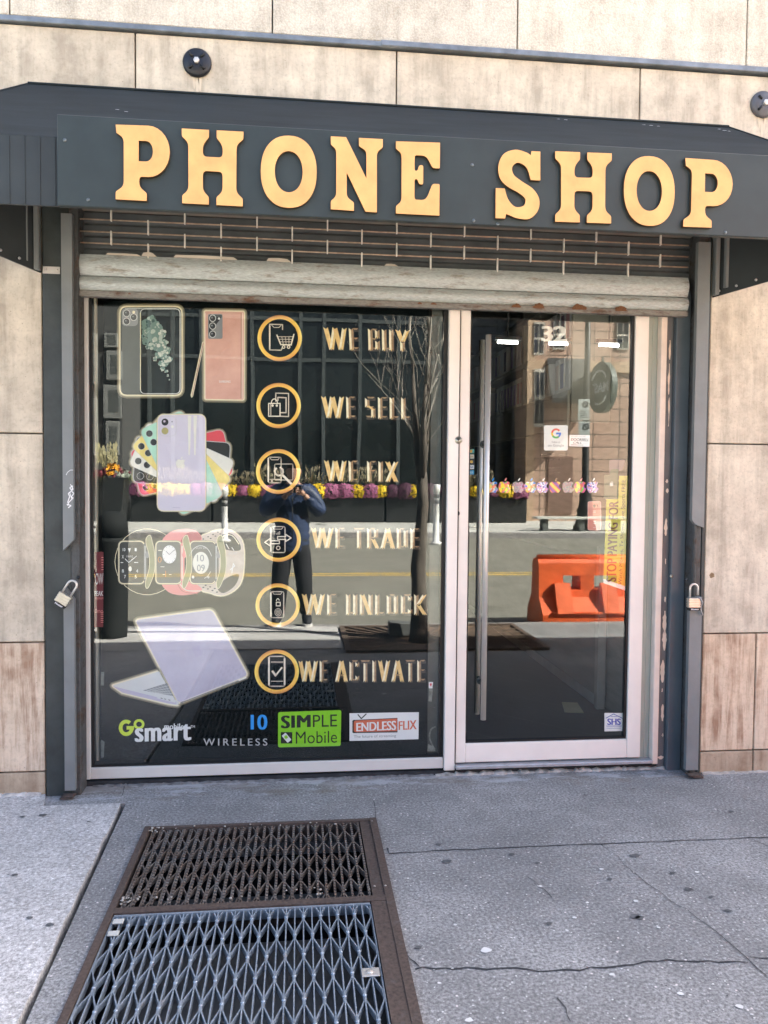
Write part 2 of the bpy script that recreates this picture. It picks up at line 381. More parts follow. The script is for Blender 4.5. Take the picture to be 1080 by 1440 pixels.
YB = YG + .0090                              # back of the printed layer behind the glass
class Decal(MB):
    """flat print behind the glass; shapes are given where they lie on the glass plane"""
    def L(s, layer): return YB - layer * .00035
    def pg(s, pts, mi=0, layer=1):
        return s.face([at(x, y, s.L(layer)) for x, y in pts], mi)
    def ell(s, cx, cy, rx, ry, mi=0, layer=1, n=28, a0=0, a1=2 * PI):
        s.pg([(cx + rx * math.cos(a0 + (a1 - a0) * k / n), cy + ry * math.sin(a0 + (a1 - a0) * k / n)) for k in range(n)], mi, layer)
    def arc(s, cx, cy, rx, ry, w, mi=0, layer=1, a0=0, a1=2 * PI, n=40):
        for k in range(n):
            a, b = a0 + (a1 - a0) * k / n, a0 + (a1 - a0) * (k + 1) / n
            s.pg([(cx + (rx - w) * math.cos(a), cy + (ry - w) * math.sin(a)), (cx + rx * math.cos(a), cy + ry * math.sin(a)), (cx + rx * math.cos(b), cy + ry * math.sin(b)), (cx + (rx - w) * math.cos(b), cy + (ry - w) * math.sin(b))], mi, layer)
    def line(s, pts, w, mi=0, layer=1, closed=False):
        P = [V(p) for p in pts]
        if closed: P.append(P[0])
        for a, b in zip(P, P[1:]):
            d = b - a
            if d.length < 1e-6: continue
            d.normalize(); q = V((-d.y, d.x)) * w / 2; e = d * w * .3
            s.pg([tuple(a + q - e), tuple(b + q + e), tuple(b - q + e), tuple(a - q - e)], mi, layer)
    def halo(s, pts, mi, w=2.2, layer=1):
        o = offset_poly(pts, w); n = len(pts)
        for i in range(n): s.pg([pts[i], o[i], o[(i + 1) % n], pts[(i + 1) % n]], mi, layer)
    def text(s, t, quad, mi=0, layer=1, bold=0, shear=0, space=1.0):
        shifts = (0, -bold, bold, -bold * .5, bold * .5) if bold > 0 else (0,)
        me = text_mesh(t, min(bold, 0), shear, space); xs = [v.co.x for v in me.vertices]; ys = [v.co.y for v in me.vertices]
        x0, x1, y0, y1 = min(xs), max(xs), min(ys), max(ys)
        TL, TR, BR, BL = [V(q) for q in quad]; Y = s.L(layer)
        src = [v.co.copy() for v in me.vertices]; bw = max(bold, 0)
        for i, sh in enumerate(shifts):                  # heavier weights: the same letters set again a hair to each side
            for v, c in zip(me.vertices, src):
                u, k = (c.x + sh - x0 + bw) / (x1 - x0 + 2 * bw), (c.y - y0) / (y1 - y0)
                p = (BL * (1 - u) + BR * u) * (1 - k) + (TL * (1 - u) + TR * u) * k
                v.co = at(p.x, p.y, Y - i * .00002)
            s.mesh(me, mi)
        bpy.data.meshes.remove(me)
def q4(x0, y0, x1, y1, sl=0.0): return [(x0, y0), (x1, y0 + sl * (x1 - x0)), (x1, y1 + sl * (x1 - x0)), (x0, y1)]

# ================================================================== GROUND
PX0, PX1, PY0, PY1 = -.655, .345, -.405, -2.35   # the pit under the gratings
KERB = -4.12
def ground():
    m = MB()
    for x0, x1, y0, y1 in ((-1.19, -.80, -.13, .3), (PX1, 20, KERB + .16, .3), (PX0, PX1, PY0, .3), (-.80, PX0, -.13, .3), (PX0, PX1, KERB + .16, PY1)):
        m.box(x0, x1, min(y0, y1), max(y0, y1), -.14, 0)
    m.prism([(-.794, -.13), (-.779, -.6), (-.745, -1.6), (-.735, KERB + .16), (PX0, KERB + .16), (PX0, -.13)], 'z', -.14, 0)
    struct(m.build('sidewalk', SIDEWALK, loc=(0, -2, 0)))
    m = MB(); rnd = random.Random(5)
    edge = []
    y = -.135
    while y > KERB + .17: edge.append((-.818 + .052 * min(1, (-.135 - y) / 1.4) + rnd.uniform(-.005, .004), y)); y -= .06
    edge.append((-.77, KERB + .165))
    poly = [(-14, KERB + .165), (-14, .03), (-1.2, .03), (-1.16, -.135)] + edge
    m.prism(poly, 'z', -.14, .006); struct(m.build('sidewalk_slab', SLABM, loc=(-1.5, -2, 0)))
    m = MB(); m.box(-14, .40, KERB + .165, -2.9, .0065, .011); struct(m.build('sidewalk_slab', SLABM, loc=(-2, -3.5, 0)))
    # base under the joint, the kerb, the road, the far kerb and far pavement
    m = MB(); m.box(-.9, -.72, KERB + .16, .1, -.15, -.045); struct(m.build('pavement_joint', mat('joint_tar', (.04, .05, .06), .8, var=.4, vs=20), loc=(-.8, -2, 0)))
    m = MB(); m.box(-30, 30, KERB, KERB + .16, -.3, .004, bev=.015); struct(m.build('kerb', GRAN, loc=(0, KERB, 0)))
    m = MB(); m.face([(-150, -18.2, -.12), (150, -18.2, -.12), (150, KERB + .05, -.12), (-150, KERB + .05, -.12)]); struct(m.build('road', ASPH, loc=(0, -10, -.12)))
    m = MB()
    for y in (-9.35, -9.62): m.face([(-60, y - .06, -.116), (60, y - .06, -.116), (60, y + .06, -.116), (-60, y + .06, -.116)])
    struct(m.build('road_marking', YELLOW, loc=(0, -9.5, -.116)))
    m = MB(); m.box(-60, 60, -18.5, -18.2, -.3, .05, bev=.02); struct(m.build('far_kerb', GRAN, loc=(0, -18.3, 0)))
    m = MB(); m.box(-80, 80, -60, -18.5, -.3, .04); struct(m.build('far_pavement', mat('far_pavement', (.48, .48, .44), .9, var=.15, vs=2), loc=(0, -25, 0)))
    m = MB(); m.face([(-400, -400, -.32), (400, -400, -.32), (400, 400, -.32), (-400, 400, -.32)]); struct(m.build('ground', mat('ground', (.16, .16, .15), .95), loc=(0, 0, -.32)))
    # pit
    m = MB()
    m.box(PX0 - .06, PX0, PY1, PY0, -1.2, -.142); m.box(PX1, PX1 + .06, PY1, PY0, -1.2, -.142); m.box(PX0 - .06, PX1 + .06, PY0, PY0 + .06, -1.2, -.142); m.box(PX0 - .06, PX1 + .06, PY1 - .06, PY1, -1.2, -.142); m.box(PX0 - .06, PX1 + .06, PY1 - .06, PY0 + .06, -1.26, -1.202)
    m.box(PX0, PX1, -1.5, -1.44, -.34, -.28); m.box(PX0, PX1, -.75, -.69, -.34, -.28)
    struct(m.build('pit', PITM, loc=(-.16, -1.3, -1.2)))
    # cracks and joints, as thin filled lines in the concrete
    m = MB()
    def crack(pts, w, jit, seed, z=.0025):
        r = random.Random(seed); P = []
        for (a, b) in zip(pts, pts[1:]):
            n = max(2, int(math.dist(a, b) / 14))
            for k in range(n): t = k / n; P.append((a[0] + (b[0] - a[0]) * t + r.uniform(-jit, jit), a[1] + (b[1] - a[1]) * t + r.uniform(-jit, jit)))
        P.append(pts[-1]); G = [atz(x, y, z) for x, y in P]; W = [w * r.uniform(.45, 1.35) for _ in G]
        for i in range(len(G) - 1):
            d = (G[i + 1] - G[i]); d.z = 0; d.normalize(); q = V((-d.y, d.x, 0))
            m.face([G[i] + q * W[i], G[i + 1] + q * W[i + 1], G[i + 1] - q * W[i + 1], G[i] - q * W[i]])
    crack([(548, 1200), (640, 1195), (760, 1190), (900, 1184), (1085, 1177)], .0028, .8, 1)
    crack([(582, 1361), (640, 1362), (700, 1361), (785, 1366), (860, 1358), (940, 1349), (1052, 1353)], .0032, 2, 2)
    crack([(845, 1186), (880, 1215), (905, 1240), (965, 1280), (1020, 1320), (1050, 1345), (1078, 1372)], .0013, 2, 3)
    crack([(1052, 1179), (1085, 1192)], .002, 1.5, 4); crack([(1055, 1346), (1085, 1347)], .002, 1, 9)
    crack([(783, 1402), (795, 1416), (802, 1436)], .0015, 1.5, 5); crack([(525, 1125), (529, 1140), (527, 1152)], .0012, 1, 6)
    crack([(590, 1360), (576, 1348), (572, 1338)], .003, 1.5, 7); crack([(548, 1200), (545, 1192)], .003, 1, 8); crack([(740, 1232), (760, 1246), (776, 1262)], .0012, 1.5, 10)
    for P in ([(172, 1118), (174, 1112), (176, 1100)],): crack(P, .0012, .5, 12)
    struct(m.build('pavement_crack', CRACK, loc=(.8, -1, 0)))
    m = MB(); m.face([reflz(-200, 887.6, .013), reflz(475, 887.6, .013), reflz(475, 889.6, .013), reflz(-200, 889.6, .013)]); struct(m.build('pavement_joint', CRACK, loc=(-1, -3.8, 0)))
    # worn marks: gum spots, chips of white paint, patch of pale cement by the sill
    r = random.Random(11)
    def blob(m, px, py, rx, ry, z, n=11):
        c = atz(px, py, z); m.face([c + V((math.cos(2 * PI * k / n) * rx * r.uniform(.7, 1.2), math.sin(2 * PI * k / n) * ry * r.uniform(.7, 1.2), 0)) for k in range(n)])
    m = MB()
    for px, py, a in ((628, 1211, .022), (617, 1187, .014), (893, 1203, .021), (968, 1250, .018), (946, 1227, .014), (857, 1236, .012), (772, 1298, .013), (893, 1288, .02), (900, 1290, .016), (1028, 1141, .012), (823, 1118, .01), (890, 1109, .009), (756, 1213, .01), (720, 1201, .013), (1023, 1280, .014), (1000, 1261, .01), (588, 1332, .012), (60, 1146, .02), (32, 1148, .012), (125, 1155, .008), (70, 1300, .015), (42, 1290, .012), (20, 1230, .012), (648, 1237, .007)): blob(m, px, py, a, a * .7, .0035 if px > 168 else .0095)
    struct(m.build('pavement_stain', mat('old_gum', (.095, .098, .10), .85, var=.3, vs=30), loc=(.5, -1, 0)))
    m = MB()
    for px, py, a in ((683, 1336, .018), (618, 1382, .006), (640, 1300, .006), (574, 1235, .005), (760, 1246, .008), (894, 1267, .01), (861, 1370, .009), (957, 1397, .01), (980, 1226, .009), (846, 1222, .008), (826, 1269, .007), (808, 1290, .008), (1040, 1415, .012), (660, 1434, .012), (610, 1228, .005), (926, 1304, .007), (797, 1308, .006)): blob(m, px, py, a, a * .8, .0035)
    for _ in range(240):
        px, py = r.uniform(560, 1078), r.uniform(1200, 1438)
        if px > 600 - (1438 - py) * .2: blob(m, px, py, r.uniform(.0012, .0048), r.uniform(.001, .004), .003, 6)
    struct(m.build('pavement_fleck', mat('white_aggregate', (.62, .62, .60), .8), loc=(.6, -1, 0)))
ground()
def grating():
    root = thing('pavement_grating', (-.16, -1.35, 0), 'rusty steel pavement grating in two sections set into the grey sidewalk', 'grating')
    m = MB(); t = .012
    m.box(PX0, PX0 + .024, PY1, PY0, -.06, t); m.box(PX1 - .03, PX1, PY1, PY0, -.06, t); m.box(PX0 + .024, PX1 - .03, PY0 - .022, PY0, -.06, t - .002); m.box(PX0 + .024, PX1 - .03, -1.085, -1.05, -.06, t - .001)
    m.box(PX1 - .085, PX1 - .03, PY1, -1.085, -.03, t - .003); m.box(PX1 - .075, PX1 - .03, -1.05, PY0 - .022, -.03, t - .006)
    m.build('frame', RUST, root)
    def panel(x0, x1, ya, yb, pitch, per, th, mi, ht):
        m = MB(); n = round((x1 - x0) / pitch); pitch = (x1 - x0) / n
        for i in range(n + 1):
            x = x0 + i * pitch; m.box(x - th / 2, x + th / 2, yb, ya, -ht, .004)
        A = pitch / 2 - th * .7
        for i in range(n):
            xc = x0 + (i + .5) * pitch; k = 0; y = ya; pts = []
            sgn = 1 if i % 2 else -1
            pts.append((xc, ya)); y = ya - per * .25 if True else ya
            while y > yb:
                pts += [(xc + sgn * A, y + per * .10), (xc + sgn * A, y - per * .10)]; sgn = -sgn; y -= per * .5
            pts.append((xc, yb))
            for (a, b) in zip(pts, pts[1:]):
                d = V((b[0] - a[0], b[1] - a[1])); d.normalize(); q = V((-d.y, d.x)) * th * .5
                P = [(a[0] + q.x, a[1] + q.y), (b[0] + q.x, b[1] + q.y), (b[0] - q.x, b[1] - q.y), (a[0] - q.x, a[1] - q.y)]
                m.prism(P, 'z', -ht * .8, .002)
        return m
    u = panel(PX0 + .04, PX1 - .085, PY0 - .03, -1.045, .031, .20, .0046, 0, .022)
    rr = random.Random(3)
    # serrated tops of the straight bars
    n = round((PX1 - .085 - PX0 - .05) / .031)
    for i in range(n + 1):
        x = PX0 + .05 + i * (PX1 - .085 - PX0 - .05) / n; y = PY0 - .04
        while y > -1.03: u.box(x - .004, x + .004, y - .005, y + .005, .003, .0075); y -= .02
    u.build('grate_panel', GRATE_R, root)['label'] = 'brown rusted grating section nearest the shop'
    x0, x1 = PX0 + .029, PX1 - .09
    l = panel(x0, x1, -1.095, PY1, .0295, .215, .0040, 0, .022)
    l.box(x0, x1, -1.097, -1.088, -.03, .006)
    g = l.build('grate_panel', GRATE, root); g['label'] = 'blue grey galvanised grating section nearest the viewer'
    m = MB(); n = round((x1 - x0) / .0295); p = (x1 - x0) / n
    for i in range(1, n):
        y = -1.095 - .05375 - (0 if i % 2 == 0 else .1075)
        while y > PY1:
            m.ball((x0 + i * p, y, .003), .006, 1, 0, (1.3, 1, .7)); y -= .215
    m.build('rivets', GRATE, root)['kind'] = 'stuff'
    m = MB(); m.box(x1 - .06, x1 - .005, -1.50, -1.46, .004, .008, bev=.001); m.lathe([(.0, .012), (.009, .011), (.012, .008)], (x1 - .035, -1.48, 0)); m.build('clip', CHROME, root)
    m = MB()
    pc = mat('pale_clip', (.5, .5, .46), .5)
    for y in (-1.13, -1.20): m = MB(); m.box(x0 + .005, x0 + .04, y - .012, y + .014, .004, .009, bev=.001); m.build('clip', pc, root)
    m = MB(); r = random.Random(8)
    for _ in range(70): m.ball((r.uniform(PX0 + .03, PX0 + .09) if r.random() < .5 else r.uniform(PX0, PX1), r.choice([PY0 - .03, -1.0]) + r.uniform(-.03, .02), .012), r.uniform(.002, .006), 1, 0, (1, 1, .6))
    tag(m.build('grit', mat('grit', (.35, .32, .28), .9, var=.5, vs=60), None, (-.1, -1, 0)), 'bits of grit and litter caught in the rusted grating', 'grit', kind='stuff')
grating()

# ================================================================== SHOP BUILDING
BLD = thing('shop_building', (.44, 0, 0), 'tan limestone building front around the phone shop', 'building')
OX0, OX1, OZ = -1.19, 2.075, 2.78                 # storefront opening
def building():
    m = MB(); rnd = random.Random(2); G = .0035
    def slab(x0, x1, z0, z1, mi=0, y0=0.0):
        m.box(x0 + G, x1 - G, y0 + rnd.uniform(-.0012, .0012), .06, z0 + G, z1 - G, mi, .003)
    jt = [at(190, 80, 0).x, at(558, 110, 0).x, at(900, 135, 0).x]; st = (jt[2] - jt[0]) / 2
    xs = [jt[0] - 8 * st + i * st for i in range(24)]
    for a, b in zip(xs, xs[1:]): slab(a, b, OZ, 3.576, 0)
    ju = [at(383, 25, 0).x, at(728, 40, 0).x, at(1050, 50, 0).x]; su = (ju[2] - ju[0]) / 2
    xu = [ju[0] - 8 * su + i * su for i in range(24)]
    for a, b in zip(xu, xu[1:]):
        slab(a, b, 3.61, 4.7, 1, -.004); slab(a, b, 4.7, 5.9, 1, -.004)
    rows = [(1.714, OZ, 0), (.733, 1.714, 0), (.115, .733, 2), (-.02, .115, 3)]
    Lx = [OX0 - i * 1.3 for i in range(10)]
    for a, b in zip(Lx[1:], Lx):
        for z0, z1, k in rows: slab(a, b, z0, z1, k)
    Rx = [OX1, 2.372] + [2.372 + 1.25 * i for i in range(1, 14)]
    for z0, z1, k in rows:
        if k >= 2:
            for a, b in zip(Rx, Rx[1:]): slab(a, b, z0, z1, k)
        else:
            for a, b in zip([OX1, 2.9] + Rx[3:], Rx[2:]): pass
            R2 = [OX1, 3.1] + [3.1 + 1.25 * i for i in range(1, 13)]
            for a, b in zip(R2, R2[1:]): slab(a, b, z0, z1, k)
    m.build('stone_wall', [STONE, STONE_UP, TRAV, TRAV_B], BLD)
    m = MB()
    m.box(-12, OX0, .062, .4, -.2, 6); m.box(OX1, 19, .062, .4, -.2, 6); m.box(OX0, OX1, .062, .4, OZ, 6)
    m.box(-12, 19, .4, 9, 4.2, 6.0); m.box(-12, -11.6, .4, 9, -.2, 4.2); m.box(18.6, 19, .4, 9, -.2, 4.2); m.box(-12, 19, 8.6, 9, -.2, 4.2)
    m.box(-12, 19, .03, .0615, 5.9, 6.0); m.box(-12, 19, .05, .0615, -.2, 5.9) if False else None
    m.box(-11.9, OX0 - .004, .045, .0615, -.2, 5.88); m.box(OX1 + .004, 18.9, .045, .0615, -.2, 5.88); m.box(OX0, OX1, .045, .0615, OZ + .004, 5.88)
    m.build('mortar_backing', MORTAR, BLD)
    m = MB(); m.box(-12, at(570, 86, 0).x, -.022, .03, 3.578, 3.604, bev=.003); m.box(at(570, 86, 0).x - .12, 19, -.027, .03, 3.581, 3.608, bev=.003)
    m.build('flashing_strip', FLASH, BLD)
    m = MB(); m.box(-12.1, 19.1, -.06, .5, 6.002, 6.12, bev=.01); m.build('coping', STONE_UP, BLD)
    # two iron wall plates above the awning
    pd = mat('black_iron', (.022, .024, .03), .4, .3, .3, 12)
    for px, py, mm, lab in ((277.5, 89.5, pd, None), (1072, 148, mat('glare_iron', (.11, .11, .12), .5, .3, .2, 12), 'iron wall plate at the right, paled by painted glare')):  # right plate coloured paler to carry the glare over it
        c = at(px, py, 0); m = MB()
        m.lathe([(.066, 0), (.066, -.012), (.058, -.02), (.03, -.026), (.0, -.027)], c, 'y', 32)
        o = m.build('wall_plate', mm, BLD)
        if lab: o['label'] = lab
        for k in range(4):
            m = MB(); a = PI / 4 + k * PI / 2; d = V((math.cos(a), 0, math.sin(a))); q = V((-d.z, 0, d.x))
            p = c + V((0, -.0265, 0))
            m.tube([p + d * .026, p + d * .05], .0065, 6); m.build('slot', GASKET, o)
        m = MB(); m.lathe([(.014, -.026), (.014, -.036), (.006, -.038), (0, -.038)], c, 'y', 6, smooth=False); m.build('bolt', CHROME, o)
        m = MB(); r = random.Random(4)     # pale run-off stain below the plate
        for dx, ln in ((0, .12), (.012, .06), (-.014, .05)):
            m.face([c + V((dx - .009, -.0016, -.062)), c + V((dx + .009, -.0016, -.062)), c + V((dx + .004, -.0016, -.066 - ln)), c + V((dx - .003, -.0016, -.066 - ln))])
        m.build('runoff_stain', mat('lime_runoff', (.62, .53, .41), .85), BLD)
    # mark on the right wall: brown fixing scar
    c = at(1001, 809, -.0022); m = MB(); m.face([c + V((.016 * math.cos(k * PI / 6) * random.uniform(.7, 1.1), 0, .016 * math.sin(k * PI / 6) * random.uniform(.7, 1.1))) for k in range(12)]); m.build('fixing_scar', mat('brown_scar', (.24, .16, .09), .9, var=.5, vs=60), BLD)
building()

def storefront():
    # steel pilasters either side of the shop front
    m = MB(); m.box(at(62.5, 600, 0).x, at(90, 600, 0).x + .03, -.012, .1, .0, OZ, bev=.002)
    m.build('steel_pilaster', STEEL_D, BLD)
    m = MB(); m.box(OX1 - .02, OX1 - .002, -.008, .1, .0, OZ, bev=.002); m.build('steel_pilaster', STEEL_D, BLD)
    m = MB(); z = at(75, 381, 0).z; m.box(-1.182, -1.105, -.02, -.0125, z - .017, z + .015, bev=.001)
    for x in (-1.165, -1.118): m.ball((x, -.021, z), .005)
    m.build('strap', mat('pale_strap', (.5, .47, .44), .5, .2), BLD)
    # right hand reveal: painted strips stepping out towards the wall
    X = lambda px: at(px, 700, YG).x
    m = MB(); m.box(1.886, 1.925, .085, .16, .0, 2.5, bev=.003); m.build('reveal_strip', mat('charcoal_paint', (.11, .112, .115), .5, var=.2), BLD)
    pl = MB(); r = random.Random(21)
    for zc, h, wd in ((2.20, .10, .007), (2.05, .16, .006), (1.88, .15, .005), (1.52, .02, .008), (1.28, .09, .010), (.78, .12, .011), (.68, .10, .014), (.52, .12, .013), (.30, .09, .010), (.06, .02, .02), (.42, .02, .005), (.18, .02, .006), (.90, .03, .006), (1.47, .025, .009), (1.10, .03, .004)):
        n = 7; L_, R_ = [], []; xc = 1.908 + r.uniform(-.005, .006)
        for k in range(n + 1):
            z = zc - h / 2 + h * k / n; ww = wd * (math.sin(PI * (k + .4) / (n + .8)) ** .6) * r.uniform(.5, 1.2)
            L_.append((xc - ww + r.uniform(-.002, .002), .0835, z)); R_.append((xc + ww * .8, .0835, z))
        pl = MB(); pl.face(L_ + R_[::-1]); pl.build('peeling_patch', PEEL, BLD)
    m = MB(); m.box(1.925, 2.0, .055, .16, .0, 2.5, bev=.003); m.build('reveal_strip', BLUE, BLD)['label'] = 'slate blue painted strip'
    m = MB(); m.lathe([(.0085, .055), (.0085, .051), (0, .05)], at(951, 812, 0) + V((0, 0, 0)), 'y', 12); m.build('screw', BRASS, BLD)
    # concrete sill, threshold base
    m = MB(); m.box(-1.045, 2.0, .095, .4, -.05, .022); m.box(.735, 1.89, .1, .4, .0225, .036, bev=.003); m.build('sill_base', mat('black_sill', (.025, .027, .03), .8, var=.5, vs=14), BLD)
    def ragged(x0, x1, ya, yb, h0, h1, seed, mt):
        m = MB(); r = random.Random(seed); x = x0; A, B = [], []
        while x < x1:
            h = r.uniform(h0, h1); f = yb - abs(r.gauss(0, .006)); A.append((x, f, h)); B.append((x, ya, h + .003)); x += r.uniform(.008, .03)
        for k in range(len(A) - 1):
            p, q = A[k], A[k + 1]
            m.face([A[k], A[k + 1], B[k + 1], B[k]]); m.face([(p[0], p[1] - .008, -.004), (q[0], q[1] - .008, -.004), q, p])
        return m.build('mortar_fillet', mt, BLD)
    ragged(.70, 1.99, .0948, .085, .003, .017, 31, mat('chipped_mortar', (.35, .33, .30), .95, var=.55, vs=22))
    ragged(-1.0, .699, .0948, .088, .001, .007, 32, mat('dark_mortar', (.15, .15, .15), .95, var=.5, vs=22))
    ragged(2.085, 6.0, .004, -.008, .001, .010, 33, mat('wall_foot_mortar', (.38, .35, .31), .95, var=.4, vs=22))
    ragged(-6.0, -1.2, .004, -.008, .010, .019, 34, mat('pale_foot_mortar', (.50, .47, .43), .95, var=.4, vs=22))
    # window
    wx0, wx1 = at(119.5, 700, YG).x, .742
    zt = 2.43
    win = MB()
    win.box(wx0, wx0 + .024, YG - .022, YG + .05, .032, zt, bev=.002)
    win.box(wx0 + .024, wx1 - .001, YG - .02, YG + .05, .032, .088, bev=.003)
    wf = win.build('window_frame', ALU, BLD)
    m = MB(); m.box(wx0 + .0245, wx0 + .036, YG - .006, YG + .05, .098, zt); m.box(.722, .7415, YG - .004, YG + .05, .098, zt); m.box(wx0 + .0245, .7415, YG - .008, YG + .05, .0885, .0975)
    m.build('gasket', GASKET, wf)
    m = MB(); m.face([(wx0 + .03, YG, .092), (.73, YG, .092), (.73, YG, zt), (wx0 + .03, YG, zt)]); m.build('window_pane', GLASS, BLD, fix=False)
    m = MB(); m.box(wx0 - .006, wx0 - .0005, YG - .03, YG + .06, .02, zt, bev=.001); m.build('rusty_edge', RUST, wf)
    # mullion post between window and door, door jambs
    m = MB(); m.box(.7435, .8005, YG - .032, YG + .06, .024, zt, bev=.003); m.build('mullion', PINK, BLD)
    m = MB(); m.box(1.797, 1.8085, YG - .01, YG + .08, .05, zt, bev=.002); m.box(1.809, 1.853, YG - .004, YG + .08, .05, zt, bev=.003); m.box(1.824, 1.829, YG - .009, YG - .0045, .05, zt); m.build('door_jamb', SAGE, BLD)
    m = MB(); m.box(1.8535, 1.8855, YG - .045, YG + .08, .028, zt, bev=.003); m.build('door_trim', CREAM, BLD)
    m = MB(); m.box(.801, 1.853, YG - .06, YG + .1, .0365, .054, bev=.003); m.build('threshold', mat('worn_alu_threshold', (.42, .43, .45), .4, .5, .2, 20), BLD)
    # door
    d = MB(); gx0, gx1 = .855, 1.722
    d.box(.8025, gx0, YG - .026, YG + .03, .06, zt, bev=.003); d.box(gx1, 1.7955, YG - .026, YG + .03, .06, zt, bev=.003); d.box(gx0 + .0005, gx1 - .0005, YG - .0245, YG + .03, .06, .158, bev=.003)
    door = d.build('door', PINK, BLD)
    m = MB(); m.face([(gx0, YG, .15), (gx1, YG, .15), (gx1, YG, zt), (gx0, YG, zt)]); m.build('door_pane', GLASS_D, door, fix=False)
    m = MB(); m.box(gx0 + .0005, gx0 + .008, YG - .012, YG + .02, .1585, zt); m.box(gx1 - .012, gx1 - .0005, YG - .012, YG + .02, .1585, zt); m.box(gx0 + .0085, gx1 - .0125, YG - .0115, YG + .02, .1585, .166); m.build('gasket', GASKET, door)
    # pull handles: one outside, its twin inside
    for px, Y, r_, y0, y1, nm in ((687, YG - .075, .0145, 471, 1012, 'outer'), (678.5, YG + .075, .0125, 478, 1004, 'inner')):
        a, b = at(px, y0, Y), at(px - 8, y1, Y); m = MB(); m.tube([(a.x, Y, a.z), (a.x, Y, b.z)], r_, 16)
        h = m.build('pull_handle', CHROME, door)
        for z in (1.70, .48):
            m = MB(); m.tube([(a.x, Y, z), (a.x, YG - .002 if Y < YG else YG + .002, z)], .009, 10); m.lathe([(.02, 0), (.02, -.006 if Y < YG else .006)], (a.x, YG, z), 'y', 14); m.build('standoff', STEEL_D, h)
    c = at(644.5, 619, YG - .03); m = MB(); m.lathe([(.019, 0), (.019, -.006), (.016, -.008), (.013, -.008), (.013, -.012), (0, -.012)], (c.x, YG - .026, c.z), 'y', 20); lk = m.build('lock_cylinder', BRASS, door)
    m = MB(); m.box(c.x - .0015, c.x + .0015, YG - .0395, YG - .038, c.z - .006, c.z + .006); m.build('keyhole', GASKET, lk)
    c = at(643, 722, YG - .03); m = MB(); m.lathe([(.014, 0), (.013, -.003), (0, -.004)], (c.x, YG - .026, c.z), 'y', 16); m.build('lock_hole', GASKET, door)
    m = MB(); m.box(.7995, .8021, YG - .034, YG - .02, .06, zt); m.build('door_gap', GASKET, BLD)
storefront()

